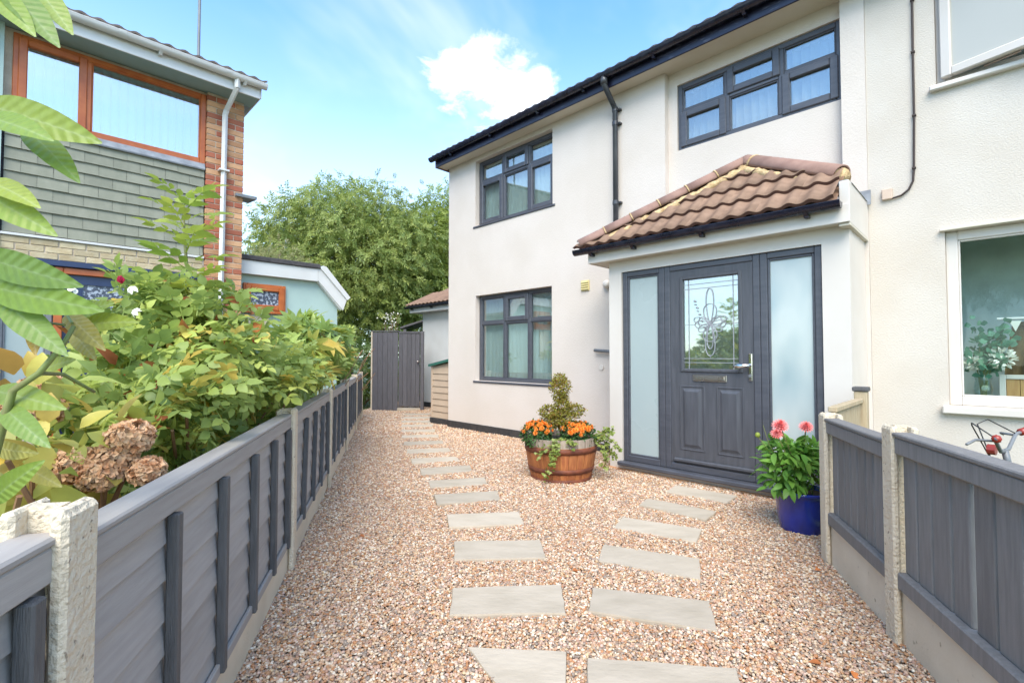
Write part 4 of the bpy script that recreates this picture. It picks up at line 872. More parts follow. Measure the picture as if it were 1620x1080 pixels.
gutter(bh, -7.4, .16, -.378, 4.855, .056, 'upvc_white', joints=(-1.35, -.30), brackets=(-2.0, -1.0, -.1))
MB().box(.101, .116, -.319, 5, 4.70, 4.86).build('verge_board', 'upvc_white', bh)
mb = MB(); v = []; nx = 300
for (y, z) in ((-.10, 4.99), (3.6, 6.55)):
    for i in range(nx + 1): x = -7.4 + 7.55 * i / nx; v.append((x, y, z + wave(x + .1, .03)))
mb.add(v, [(i, i + 1, nx + 2 + i, nx + 1 + i) for i in range(nx)]); mb.add([(-7.4, 3.6, 6.55), (.15, 3.6, 6.55), (.15, 7, 4.9), (-7.4, 7, 4.9)], [(0, 1, 2, 3)]); mb.add([(.12, -.1, 4.9), (.12, 7, 4.9), (.12, 3.6, 6.55)], [(0, 1, 2)]); lr = mb.build('roof', 'roof_tile_dark', bh)
me = tile_mesh('roof_tile', .31, .36, 'roof_tile_dark', thick=.022)
for i in range(11): link('roof_tile', me, lr, (.165 - .31 * (i + 1), -.385, 4.905), (R(21), 0, 0))
# downpipe (square)
def sqpipe(par, pts, s, m, name):
    mb = MB()
    for p, q in zip(pts[:-1], pts[1:]): mb.tube([p, q], s * .72, 4)
    return mb.build(name, m, par)
dp = sqpipe(bh, [(-.19, -.378, 4.82), (-.19, -.37, 4.70), (-.235, -.08, 4.50), (-.245, -.055, 4.44), (-.262, -.055, 1.6)], .046, 'upvc_white', 'downpipe')
MB().box(-.31, -.19, -.10, -.002, 3.68, 3.705, .003).build('pipe_clip', 'upvc_white', dp)
solo('aerial_mast', MB().tube([(0, 0, 0), (0, 0, 3.2)], .022, 8), 'grey_metal', 'thin grey aerial mast rising behind the slate hung house roof', 'aerial').location = at(314, 92, 7.6) + Vector((0, 0, -.5))
for o in list(bpy.data.objects):
    if o.name == 'aerial_mast':
        for k in (1.55, 1.8, 2.05): c_o = MB().tube([(0, 0, k), (0, 0, k + .03)], .028, 8).build('mast_clamp', 'grey_metal', None); c_o.parent = o

# ------------------------------------------------------------------ flat roofed extension of the brick house
ex = thing('flat_roof_extension', 'pale green single storey extension with white fascia and felt roof', 'extension', frame=LF, base=(.6, .3, 0))
EY = .30
mb = MB(); mb.prism([(-.005, EY, -.05), (-.005, EY, 2.44), (1.12, EY, 2.44), (1.49, EY, 2.03), (1.49, EY, -.05)], (0, 3.2, 0)); mb.build('wall', 'teal_pale', ex)
MB().box(-.01, 1.13, EY - .10, EY - .082, 2.405, 2.60, .004).build('fascia', 'upvc_white', ex)
MB().box(-.01, 1.13, EY - .081, EY - .001, 2.41, 2.42).build('soffit', 'upvc_white', ex)
MB().box(-.01, 1.16, EY - .13, EY + 3.1, 2.601, 2.672, .01).build('felt_roof', 'felt', ex)
mb = MB(); mb.prism([(1.131, EY - .10, 2.42), (1.131, EY - .10, 2.60), (1.20, EY - .10, 2.60), (1.60, EY - .10, 2.15), (1.54, EY - .10, 1.985)], (0, .018, 0)); mb.prism([(1.12, EY - .081, 2.42), (1.15, EY - .081, 2.44), (1.54, EY - .081, 2.005), (1.51, EY - .081, 1.99)], (0, .08, 0)); mb.build('bargeboard', 'upvc_white', ex)
mb = MB(); mb.prism([(1.16, EY - .13, 2.61), (1.20, EY - .13, 2.655), (1.25, EY - .13, 2.645), (1.65, EY - .13, 2.195), (1.60, EY - .13, 2.15)], (0, 3.2, 0)); mb.build('verge_capping', 'upvc_white', ex)
w = window(ex, .095, .668, 1.89, 2.285, EY - .055, (), None, {(0, 0)}, fr='wood_orange', glass='obscure', fw=.045, sill=False); MB().box(.07, .69, EY - .10, EY - .002, 1.862, 1.888, .004).build('sill', 'wood_orange', w)
MB().tube([(.035, EY - .05, 0), (.035, EY - .05, 2.33)], .034, 10).build('downpipe', 'upvc_white', ex, True)
MB().box(.12, .45, EY - .02, EY - .001, 1.2, 1.83, .004).build('utility_panel', 'concrete_smooth', ex)

# ------------------------------------------------------------------ gate and side panel at the end of the path
GF = Frame((-3.235, 11.1, 0), 0)
gp = thing('fixed_timber_panel', 'dark grey boarded side panel beside the garden gate', 'panel', frame=GF)
for k in range(5): MB().box(.02 + k * .118, .135 + k * .118, 0, .02, .0, 1.80, .003).build('board', 'gate_grey', gp)
for z in (.3, 1.5): MB().box(.02, .60, .021, .06, z, z + .08).build('rail', 'gate_grey', gp)
MB().box(-.012, .019, -.012, .06, 0, 1.81, .004).build('post', 'concrete_smooth', gp)
MB().box(-.012, .62, -.015, .06, 1.811, 1.835, .004).build('capping', 'gate_grey', gp)
gt = thing('garden_gate', 'dark grey ledged timber gate at the end of the gravel path', 'gate', frame=GF, base=(.88, 0, 0))
for k in range(5): MB().box(.622 + k * .098, .717 + k * .098, .004, .024, .10, 1.77, .003).build('board', 'gate_grey', gt)
for z in (.25, .9, 1.6): MB().box(.62, 1.11, .025, .06, z, z + .08).build('ledge', 'gate_grey', gt)
MB().box(1.125, 1.20, -.015, .07, 0, 1.82, .004).build('gate_post', 'gate_grey', gt)
MB().box(.62, 1.124, -.01, .06, 1.775, 1.815, .004).build('top_rail', 'gate_grey', gt)
kn = MB().tube([(1.07, .003, 1.12), (1.07, -.02, 1.12)], .012, 10); kn.lathe([(.001, -.026), (.02, -.02), (.026, 0), (.02, .02), (.001, .026)], 12, (1.07, -.035, 1.12)); kn.build('gate_knob', 'letterplate', gt, True)
MB().box(.60, 1.13, -.02, .10, -.03, .055, .008).build('threshold', 'slab_stone', gt)
lt = thing('lean_to_roof', 'dark sloping lean-to roof seen over the gate', 'roof', loc=(-1.9, 12.9, 0))
MB().prism([(-1.1, 0, 1.98), (.25, 0, 2.42), (.25, 0, 2.46), (-1.1, 0, 2.03)], (0, 1.2, 0)).build('roof_sheet', 'gate_grey', lt); MB().box(-1.02, -.95, .02, .09, 0, 1.97).build('post', 'gate_grey', lt)

# ------------------------------------------------------------------ storage box by the house corner
sh = thing('storage_shed', 'low beige plastic storage shed with green lid at the house corner', 'storage shed', frame=HF, base=(-.35, .5, 0))
zb = .10
for k in range(8):
    z0, z1 = zb + k * .117, zb + (k + 1) * .117 - .004
    mb = MB(); mb.prism([(-.60, .095, z0), (-.60, .078, z0 + .004), (-.60, .092, z1), (-.60, .11, z1)], (.575, 0, 0)); mb.build('weatherboard', 'shed_beige', sh)
mb = MB(); mb.prism([(-.605, .10, zb), (-.605, .10, 1.045), (-.02, .10, 1.14), (-.02, .10, zb)], (0, .95, 0)); mb.build('body', 'shed_beige', sh)
MB().box(-.63, -.592, .07, .11, zb, 1.05, .005).build('corner_post', 'shed_beige', sh)
mb = MB(); mb.prism([(-.665, .03, 1.05), (-.665, .03, 1.095), (-.005, .03, 1.205), (-.005, .03, 1.16)], (0, 1.05, 0)); mb.build('lid', 'shed_green', sh)
MB().box(-.64, -.016, .05, 1.04, -.03, .099, .006).build('base', 'plinth_black', sh)

# ------------------------------------------------------------------ concrete posts, lap panels and gravel boards of the long fence
def hpost(fr_, t, h, ysgn, name, label, grp, cat='post'):
    mb = MB(); y0, y1 = (0, .105) if ysgn > 0 else (-.105, 0); b = .008; zs_ = (-.05, h)
    ym = (y0 + y1) / 2
    # H section: two flanges and a web, weathered top
    for (a, c) in ((y0, ym - .024), (ym + .024, y1)): mb.box(t, t + .10, a, c, -.05, h, b)
    mb.box(t + .036, t + .064, ym - .024, ym + .024, -.05, h - .004)
    n0 = len(mb.v); rd = random.Random(int(t * 100) + 7)
    mb.v = [(x + rd.uniform(-.0012, .0012), y + rd.uniform(-.0012, .0012), z - (.02 * abs(y - ym) / .05 + rd.uniform(0, .004) if z > h - .03 else 0)) for x, y, z in mb.v]
    return solo(name, mb, 'concrete', label, cat, grp, frame=fr_, base=(t + .05, ym, 0))
PT = [-2.05, 0, 1.80, 3.66, 5.46, 7.06]; ordn = ['the post by the hydrangea', 'second', 'third', 'fourth', 'fifth', 'sixth']
PL = ['chipped concrete fence post beside the dried hydrangea heads', 'concrete fence post beside the rose shrub, end of the longest clear lap panel', 'concrete fence post between the slanting batten panel and the fatsia panel', 'fourth concrete fence post of the long run, counted from the hydrangea', 'second concrete fence post of the long run, counted from the gate', 'concrete fence post closest to the dark timber gate']
for t, lb, h in zip(PT, PL, (1.0, .955, .955, .955, .955, .955)): hpost(FF, t, h, 1, 'fence_post', lb, 'posts of the long fence')
def board_mesh(L_, h, seed, m='timber_grey'):
    rd = random.Random(seed); mb = MB(); n = 14; v = []
    ph = rd.uniform(0, 6); am = rd.uniform(.004, .014)
    for i in range(n + 1):
        x = L_ * i / n; lo = am * math.sin(ph + x * rd.uniform(2.2, 2.5)) + rd.uniform(-.002, .002)
        v += [(x, 0, lo), (x, .008, lo), (x, .024, h), (x, .016, h)]
    f = [(4 * i + j, 4 * i + (j + 1) % 4, 4 * i + 4 + (j + 1) % 4, 4 * i + 4 + j) for i in range(n) for j in range(4)] + [(0, 1, 2, 3), (4 * n + 3, 4 * n + 2, 4 * n + 1, 4 * n)]
    return mb.add(v, f).mesh('lap_board', m)
PNL = ['grey lap fence panel cut off beside the hydrangea post', 'long grey lap fence panel in front of the hydrangea and rose shrub', 'grey lap fence panel with slanting battens below the rose shrub', 'grey lap fence panel in front of the fatsia shrub', 'grey lap fence panel between the last two long panels towards the gate', 'short grey lap fence panel end next to the dark gate']
GBL = ['concrete gravel board under the cut off lap panel', 'concrete gravel board under the longest lap panel', 'concrete gravel board under the slanting batten panel', 'concrete gravel board under the panel before the fatsia', 'concrete gravel board under the panel two before the gate', 'concrete gravel board under the panel ending at the gate']
spans = [(-4.0, -2.05)] + [(PT[i] + .10, PT[i + 1]) for i in range(5)] 
tilts = [0, 0, .085, .085, .05, .05]; tops = [.935, .905, .90, .895, .895, .895]
for k, ((a, c), lb, tl, tp) in enumerate(zip(spans, PNL, tilts, tops)):
    a2, c2 = a - .028, c + .028; L_ = c2 - a2; ZB = .155
    pn = thing('lap_fence', lb, 'fence', frame=FF, base=((a + c) / 2, .05, 0), group='panels of the long fence')
    hh = (tp - .05 - ZB); nb_ = 7
    for r_ in range(nb_):
        z0 = ZB + hh * r_ / nb_; link('lap_board', board_mesh(L_, hh / nb_ + .03, k * 20 + r_), pn, P(pn, a2, .038 - .0015 * (r_ % 2), z0))
    MB().box(a2, c2, .020, .0375, tp - .075, tp - .012, .004).build('top_rail', 'timber_grey', pn)
    MB().box(a2, c2, .066, .085, tp - .075, tp - .012, .004).build('back_rail', 'timber_grey', pn)
    MB().box(a2, c2, .016, .090, tp - .0115, tp + .006, .005).build('capping', 'timber_grey', pn)
    if k: MB().box(a2, c2, .022, .037, ZB - .005, ZB + .035, .003).build('bottom_rail', 'timber_grey', pn)
    nbt = 5 if k != 1 else 6
    xb = [a + .012] + [a + (c - a) * (q + 1) / (nbt - 1) for q in range(nbt - 2)] + [c - .045]
    if k == 1: xb = [a + .40, a + .80, a + 1.20, a + 1.56, c - .045]
    for x in xb:
        ends_ = x == xb[-1] or (k != 1 and x == xb[0]); tl_ = 0 if ends_ else tl
        mb = MB(); mb.box(-.0165, .0165, 0, .030, 0, tp - .08 - ZB, .004); mb.v = [(x + p[0] + tl_ * (p[2] / (tp - ZB) - .5) * 1.4, .008 + p[1], ZB + p[2]) for p in mb.v]; mb.build('batten', 'timber_dark', pn)
for (a, c), lb in zip(spans, GBL): solo('gravel_board', MB().box(a - .02, c + .02, .03, .075, -.05, .15, .006), 'concrete_smooth', lb, 'gravel board', 'gravel boards of the long fence', frame=FF, base=((a + c) / 2, .05, 0))

# ------------------------------------------------------------------ short slatted fence on the other side
RPL = ['concrete post standing between the two slatted panels', 'concrete post standing behind the blue pot']
for t, h, lb in ((0, .958, RPL[0]), (.86, .915, RPL[1])): hpost(RF, t, h, -1, 'fence_post', lb, 'posts of the slatted fence')
def slatted(a, c, tp, zb, widths, gapi, lb, seed):
    rd = random.Random(seed); pn = thing('slatted_panel', lb, 'fence panel', frame=RF, base=((a + c) / 2, -.05, 0), group='slatted fence panels')
    MB().box(a, c, -.075, -.012, tp - .085, tp - .012, .006).build('top_rail', 'timber_slat', pn); MB().box(a, c, -.085, -.004, tp - .0115, tp + .008, .005).build('capping', 'timber_slat', pn)
    MB().box(a, c, -.07, -.012, zb, zb + .072, .006).build('bottom_rail', 'timber_slat', pn)
    x = c - .005; i = 0
    while x > a + .02:
        wd = widths * rd.uniform(.9, 1.12); mb = MB(); mb.box(max(a, x - wd), x, -.062 + rd.uniform(-.002, .002), -.044, zb + .072, tp - .085, .004); mb.build('slat', 'timber_slat', pn); x -= wd + (.009 if i != gapi else .024) + rd.uniform(0, .006); i += 1
slatted(.09, .87, .865, .235, .085, 99, 'short slatted grey panel beside the blue pot', 3)
slatted(-2.2, .01, .91, .245, .105, 3, 'long slatted grey panel below the bicycle handlebar', 4)
for (a, c, h, lb) in ((.08, .88, .234, 'concrete base board under the short slatted panel'), (-2.2, .02, .244, 'concrete base board under the long slatted panel')): solo('gravel_board', MB().box(a, c, -.075, -.03, -.05, h, .005), 'concrete_smooth', lb, 'gravel board', 'base boards of the slatted fence', frame=RF, base=((a + c) / 2, -.05, 0))
DF = Frame(RF.w((.93, -.06, 0)), R(45))
dv = thing('divider_panel', 'raw timber divider panel running from the concrete post towards the house', 'fence panel', frame=DF)
for k in range(7): MB().box(.03 + k * .12, .145 + k * .12, -.01, .008, .02, .90, .003).build('board', 'timber_raw', dv)
MB().box(.02, .87, -.03, .02, .901, .935, .005).build('capping', 'timber_raw', dv)
MB().box(.875, .955, -.05, .03, -.05, .985, .004).build('end_post', 'timber_raw', dv); MB().box(.865, .965, -.06, .04, .986, 1.02, .006).build('post_cap', 'timber_dark', dv)

# ------------------------------------------------------------------ half barrel planter
def barrel():
    cx, cy = BARREL; H = .425; N = 26
    bt = thing('half_barrel_planter', 'weathered wooden half barrel planter with rusty hoops on the gravel', 'planter', loc=(cx, cy, 0))
    prof = lambda z: .305 + .068 * math.sin(min(1, z / H) * math.pi * .52)
    for k in range(N):
        a0, a1 = 2 * math.pi * k / N + .006, 2 * math.pi * (k + 1) / N - .006; zs_ = [-.02, .07, .15, .23, .31, .345, H + random.uniform(-.003, .003)]; v = []; f = []
        off = random.uniform(-.002, .002)
        for z in zs_:
            for (aa, rr) in ((a0, prof(z) + off), ((a0 + a1) / 2, prof(z) + .003 + off), (a1, prof(z) + off), (a1, prof(z) - .024), (a0, prof(z) - .024)): v.append((rr * math.cos(aa), rr * math.sin(aa), z))
        n = 5
        for i in range(len(zs_) - 1): f += [(i * n + j, i * n + (j + 1) % n, (i + 1) * n + (j + 1) % n, (i + 1) * n + j) for j in range(n)]
        f.append(tuple((len(zs_) - 1) * n + j for j in range(n)))
        me = MB().add(v, f).mesh('stave', 'barrel_wood'); me.materials.append(MATS['barrel_grey'])
        for p in me.polygons:
            if p.center.z > .345: p.material_index = 1
        link('stave', me, bt)
    for (z0, z1) in ((.285, .340), (.085, .135)):
        mb = MB(); mb.lathe([(prof(z0) + .003, z0), (prof(z0) + .0085, z0), (prof(z1) + .0085, z1), (prof(z1) + .003, z1)], 52); mb.build('hoop', 'hoop_rust', bt, True)
    MB().lathe([(.001, .375), (.335, .37)], 30).build('soil', 'soil', bt)
    mb = MB(); mb.lathe([(prof(.0) + .004, -.015), (prof(.0) + .008, -.015), (prof(.03) + .008, .03), (prof(.03) + .003, .03)], 52); mb.build('hoop', 'hoop_rust', bt, True)
barrel()
BX, BY = BARREL
tp = thing('box_topiary', 'bronzed cloud clipped box bush growing in the barrel', 'bush', loc=(BX, BY, .37))
mb = MB()
for (a, b) in (((0, 0, 0), (-.02, 0, .28)), ((-.02, 0, .28), (0, 0, .56)), ((-.02, 0, .2), (-.15, .02, .33)), ((-.02, 0, .2), (.15, 0, .31))): limb(mb, a, b, .014, .008, 6, 4)
mb.build('stem', 'bark', tp)
blobs = [(-.005, 0, .55, .115, .115, .115), (-.01, 0, .63, .075, .075, .07), (.0, 0, .44, .085, .085, .06), (-.13, -.02, .30, .10, .09, .07), (.02, -.03, .36, .10, .1, .075), (.14, -.02, .31, .11, .1, .07), (.0, -.07, .24, .13, .1, .09), (-.07, 0, .2, .14, .12, .08)]
n_ = 6000; pos, d = blob_points(blobs, n_, .45, .1)
link('foliage', scatter_mesh('foliage', [leaf(.020, .013, .2, .1, 2)], pos, leaf_frames(d, 0, .8), rng.uniform(.8, 1.3, n_), np.zeros(n_, int), 'leaf_box'), tp)['kind'] = 'stuff'
def mum_flower():
    ps = []
    for ring, (nn, ln, tl) in enumerate(((11, .026, -5), (9, .021, 30), (6, .014, 60))):
        for i in range(nn): ps.append(xf(leaf(ln, .010, .1, -.25, 2), (0, 0, .002 * ring), 2 * math.pi * i / nn + ring * .3, R(tl)))
    return join(ps)
mum_me = tmesh('flower', mum_flower(), 'petal_orange')
for (x, y, rx_, lb) in ((.255, 4.93, .155, 'orange chrysanthemum clump on the shed side of the barrel'), (.665, 4.93, .175, 'orange chrysanthemum clump on the front door side of the barrel')):
    ch = thing('chrysanthemum', lb, 'flowers', loc=(x, y, .37), group='orange chrysanthemums in the barrel')
    mb = MB()
    for k in range(16): a = random.uniform(0, 6.28); limb(mb, (0, 0, 0), (.7 * rx_ * math.cos(a), .7 * rx_ * math.sin(a), .15), .003, .002, 4, 2)
    mb.build('stems', 'stem_green', ch)
    n_ = 1100; pos, d = blob_points([(0, 0, .075, rx_, rx_ * .9, .125)], n_, .5, .2); k = pos[:, 2] > -.02; pos, d = pos[k], d[k]
    link('foliage', scatter_mesh('foliage', [leaf(.034, .020, .2, .2, 3)], pos, leaf_frames(d, .1, .6), rng.uniform(.7, 1.2, len(pos)), np.zeros(len(pos), int), 'leaf_mum'), ch)['kind'] = 'stuff'
    cnt = 0
    for t in range(400):
        a = random.uniform(0, 6.28); q = math.sqrt(random.random()); zz = .075 + .135 * math.sqrt(max(0, 1 - q * q * .8)) + random.uniform(-.03, .01)
        nd = Vector((q * math.cos(a), q * math.sin(a), .75 - .35 * q)).normalized()
        o = link('flower', mum_me, ch, (rx_ * 1.02 * q * math.cos(a), rx_ * .95 * q * math.sin(a), zz), nd.to_track_quat('Z', 'Y').to_euler(), (random.uniform(.85, 1.15),) * 3); cnt += 1
        if cnt >= 80: break
def ivy(lb, base, strands, seed, n_per):
    rd = random.Random(seed); iv = thing('trailing_ivy', lb, 'ivy', loc=base, group='ivy trailing from the barrel'); mb = MB(); pos = []; dd = []
    for pts in strands:
        pp = [Vector(p) - Vector(base) for p in pts]; mb.tube(pp, [.004] * len(pp), 5)
        for k in range(n_per):
            t = rd.random() * (len(pp) - 1); i = int(t); p = pp[i].lerp(pp[i + 1], t - i); pos.append(p + Vector((rd.gauss(0, .016), rd.gauss(0, .016) - .012, rd.gauss(0, .016)))); dd.append((rd.gauss(0, .5), -.6 + rd.gauss(0, .4), rd.gauss(-.3, .4)))
    mb.build('vine', 'stem_brown', iv); pos = np.array(pos); dd = np.array(dd)
    nr = np.array([0, -.8, .7]) + rng.normal(size=dd.shape) * .45
    link('foliage', scatter_mesh('foliage', [join([leaf(.034, .026, .15, .1, 3, .6), xf(leaf(.026, .016, .1, .1, 2), (0, .004, 0), R(55)), xf(leaf(.026, .016, .1, .1, 2), (0, .004, 0), R(-55))])], pos, frames(dd, nr), rng.uniform(.65, 1.15, len(pos)), np.zeros(len(pos), int), 'leaf_ivy'), iv)['kind'] = 'stuff'
y0 = BY - .37
ivy('ivy strands spilling down the front of the barrel', (BX - .07, y0 + .06, .41), [[(BX - .06, y0 + .10, .42), (BX - .09, y0 - .02, .39), (BX - .13, y0 - .035, .28), (BX - .15, y0 - .01, .16), (BX - .20, y0 + .035, .05)], [(BX - .04, y0 + .1, .43), (BX - .10, y0 - .02, .41), (BX - .20, y0 - .01, .35), (BX - .27, y0 + .06, .27)], [(BX - .04, y0 + .1, .43), (BX - .11, y0 - .03, .33), (BX - .13, y0 - .03, .2)], [(BX - .02, y0 + .1, .43), (BX + .05, y0 - .01, .42), (BX + .09, y0, .40)]], 2, 48)
ivy('bushy ivy hanging over the door side of the barrel', (BX + .34, BY - .12, .40), [[(BX + .30, BY - .15, .42), (BX + .42, BY - .2, .46), (BX + .50, BY - .2, .40), (BX + .58, BY - .2, .30)], [(BX + .30, BY - .15, .42), (BX + .41, BY - .15, .42), (BX + .47, BY - .15, .30), (BX + .55, BY - .15, .22)], [(BX + .3, BY - .15, .42), (BX + .40, BY - .2, .35), (BX + .44, BY - .2, .22), (BX + .41, BY - .2, .12)], [(BX + .3, BY - .1, .42), (BX + .46, BY - .1, .50), (BX + .53, BY - .12, .47)]], 3, 62)

# ------------------------------------------------------------------ blue pot with dahlia
px_, py_ = POT
mb = MB(); mb.lathe([(.001, -.01), (.135, -.01), (.142, .01), (.158, .12), (.172, .235), (.178, .262), (.188, .268), (.190, .285), (.184, .292), (.172, .288), (.165, .25), (.001, .245)], 44)
o = solo('glazed_pot', mb, 'pot_blue', 'cobalt blue glazed pot standing beside the slatted fence', 'pot', smooth=True); o.location = (px_, py_, 0)
MB().lathe([(.001, .252), (.164, .256)], 24).build('soil', 'soil', None).parent = o
da = thing('dahlia', 'leafy dahlia with pink red blooms growing in the blue pot', 'plant', loc=(px_, py_, .255))
mb = MB(); heads = [(-.20, -.10, .50, .058), (-.225, -.10, .445, .045), (-.005, -.08, .49, .05)]
for (x, y, z, r_) in heads: limb(mb, (x * .2, y * .2, 0), (x, y, z), .006, .004, 6, 4)
limb(mb, (-.1, -.05, .05), (-.34, -.06, .42), .004, .003, 5, 4); limb(mb, (-.1, -.05, .1), (-.30, -.06, .50), .003, .002, 5, 3)
for k in range(14): a = random.uniform(0, 6.28); limb(mb, (0, 0, 0), (.18 * math.cos(a) - .03, .16 * math.sin(a), random.uniform(.15, .34)), .005, .003, 5, 3)
mb.build('stems', 'stem_green', da)
def dahlia_head(r_):
    ps = []
    for ring in range(6):
        nn = 16 - ring * 2
        for i in range(nn): ps.append(xf(leaf(r_ * (1 - .12 * ring), r_ * .34, .55, -.2, 2), (0, 0, r_ * .1 * ring), 2 * math.pi * i / nn + ring * .21, R(-12 + ring * 16)))
    return join(ps)
for (x, y, z, r_) in heads: link('bloom', tmesh('bloom', dahlia_head(r_), 'petal_pink'), da, (x, y, z), (R(38), R(random.uniform(-20, 20)), 0))
mb = MB(); mb.lathe([(.001, -.018), (.014, -.012), (.018, 0), (.012, .016), (.001, .02)], 10, (-.34, -.06, .43)); mb.build('bud', 'leaf_young', da, True)
n_ = 620; pos, d = blob_points([(-.06, -.02, .20, .21, .19, .17), (-.12, -.05, .30, .15, .14, .09), (.05, -.02, .27, .13, .14, .10), (-.15, -.03, .10, .13, .12, .10)], n_, .35, .3); k = pos[:, 2] > -.0; pos, d = pos[k], d[k]; n_ = len(pos)
link('foliage', scatter_mesh('foliage', [leaf(.095, .045, .2, .35, 4), leaf(.075, .038, .25, .2, 4)], pos, leaf_frames(d, .25, .5, .9), rng.uniform(.65, 1.1, n_), rng.integers(0, 2, n_), 'leaf_dahlia'), da)['kind'] = 'stuff'

# ------------------------------------------------------------------ planted strip behind the long fence
def behind_fence(pos, m=.12):
    dx, dy = pos[:, 0] - FF.o.x, pos[:, 1] - FF.o.y; yl = dx * -.9697 + dy * -.2442; zl = pos[:, 2]
    return (yl > m + .13) | ((zl > 1.06) & (yl > m - .12))
def front_of_house(pos):               # keep out of the brick house
    dx, dy = pos[:, 0] - LF.o.x, pos[:, 1] - LF.o.y; return (-dx * K + dy * K < -.05) | (dx * K + dy * K > .15) & (-dx * K + dy * K < .22)
def shrub(name, label, base, blobs, tm, n, m, parts=0, pname='leaf_spray', inner=.45, droop=.3, spread=.7, sc=(.75, 1.2), cat='shrub', stems=10, m2=None, f2=0, group=None, top=.25, upn=.7, fence=True, tip=.006):
    base = Vector(base); t = thing(name, label, cat, loc=base, group=group); b = np.array(blobs, float)
    pos, d = blob_points(blobs, n, inner, top); k = pos[:, 2] > .05
    if fence: k &= behind_fence(pos) & front_of_house(pos)
    pos, d = pos[k], d[k]; M = leaf_frames(d, droop, spread, upn); s = rng.uniform(*sc, len(pos)); w_ = rng.integers(0, len(tm), len(pos))
    pos_l = pos - np.array(base)
    if parts:                           # the sprays most open to view become pieces
        vis = np.linalg.norm(pos[:, :2], axis=1) - 1.1 * pos[:, 2] - .5 * (d @ np.array([.3, -.85, .4])); ix = np.argsort(vis)[::max(1, len(vis) // (parts * 2))][:parts]
        mesh_ = [[tmesh(pname, q, mm) for q in tm] for mm in ((m, m2) if m2 else (m,))]
        for i in ix:
            o = link(pname, mesh_[1 if m2 and random.random() < f2 else 0][w_[i]], t); o.matrix_local = Matrix.Translation(pos_l[i]) @ Matrix(M[i].tolist()).to_4x4() @ Matrix.Scale(s[i], 4)
        keep = np.ones(len(pos), bool); keep[ix] = False; pos_l, M, s, w_ = pos_l[keep], M[keep], s[keep], w_[keep]
    sel = rng.random(len(pos_l)) < (f2 if m2 else 0)
    for (q, mm, nm) in ((~sel, m, 'foliage'), (sel, m2, 'pale_foliage')):
        if q.sum() > 0: link(nm, scatter_mesh(nm, tm, pos_l[q], M[q], s[q], w_[q], mm), t)['kind'] = 'stuff'
    mb = MB()
    for i in range(stems):
        c = b[i % len(b)]; e = np.array(c[:3]) + rng.normal(size=3) * c[3:6] * .4; a0 = Vector((random.uniform(-.08, .08), random.uniform(-.08, .08), 0)); limb(mb, a0 if i < 3 else a0, Vector(e) - base, .012, tip, 5, 5, .05)
    if stems: mb.build('stems', 'stem_brown', t)
    return t
def B_(px, py, Y, rx, ry, rz): p = at(px, py, Y); return (p.x, p.y, p.z, rx, ry, rz)
rose_t = [compound(.13, 7, .055, .038, .3, 3, s) for s in (1, 2, 3)] + [compound(.11, 5, .060, .042, .35, 3, 4)]
rose = shrub('rose_shrub', 'dense green rose shrub leaning over the lap fence', (-1.9, 3.0, 0),
    [B_(290, 590, 2.5, .42, .40, .34), B_(390, 640, 2.9, .40, .40, .34), B_(225, 640, 2.1, .25, .28, .26), B_(455, 615, 3.5, .38, .45, .27), B_(300, 515, 2.9, .28, .35, .24), B_(430, 592, 3.8, .36, .45, .18), B_(270, 690, 1.95, .26, .28, .26), B_(350, 720, 2.2, .24, .3, .26), B_(255, 500, 2.6, .20, .28, .18), (-1.9, 3.2, .45, .4, .8, .4), B_(200, 690, 1.75, .24, .24, .22)],
    rose_t, 3000, 'leaf_rose', parts=290, m2='leaf_rose_yellow', f2=.15, stems=26)
# dried sprays and a few blooms in the rose
rd = random.Random(11); dry = leaf(.07, .03, .7, .5, 3)
dm_ = tmesh('dried_leaf', dry, 'leaf_dry')
for k in range(70):
    c = [(250, 545, 2.25), (330, 500, 2.6), (160, 590, 1.9), (210, 660, 1.7), (290, 560, 2.2), (360, 545, 2.6)][k % 6]; p = at(c[0] + rd.gauss(0, 32), c[1] + rd.gauss(0, 26), c[2]) - Vector((-1.9, 3.0, 0)); link('dried_leaf', dm_, rose, p, (rd.uniform(0, 6), rd.uniform(0, 6), rd.uniform(0, 6)), (rd.uniform(.7, 1.4),) * 3)
rb = tmesh('rose_bloom', join([xf(leaf(.05, .045, .5, -.4, 3), (0, 0, 0), i * 1.3, R(55)) for i in range(6)]), 'petal_rose')
link('rose_bloom', rb, rose, at(193, 449, 2.15) - Vector((-1.9, 3.0, 0)), (.4, 0, 0), (.7,) * 3); wb = tmesh('faded_bloom', join([xf(leaf(.06, .04, .3, .2, 3), (0, 0, 0), i * 1.1, R(-40)) for i in range(5)]), 'petal_white')
for (x, y) in ((206, 453), (210, 490), (118, 455)): link('faded_bloom', wb, rose, at(x, y, 2.1) - Vector((-1.9, 3.0, 0)), (rd.uniform(-1, 1), rd.uniform(-1, 1), 0), (.6,) * 3)
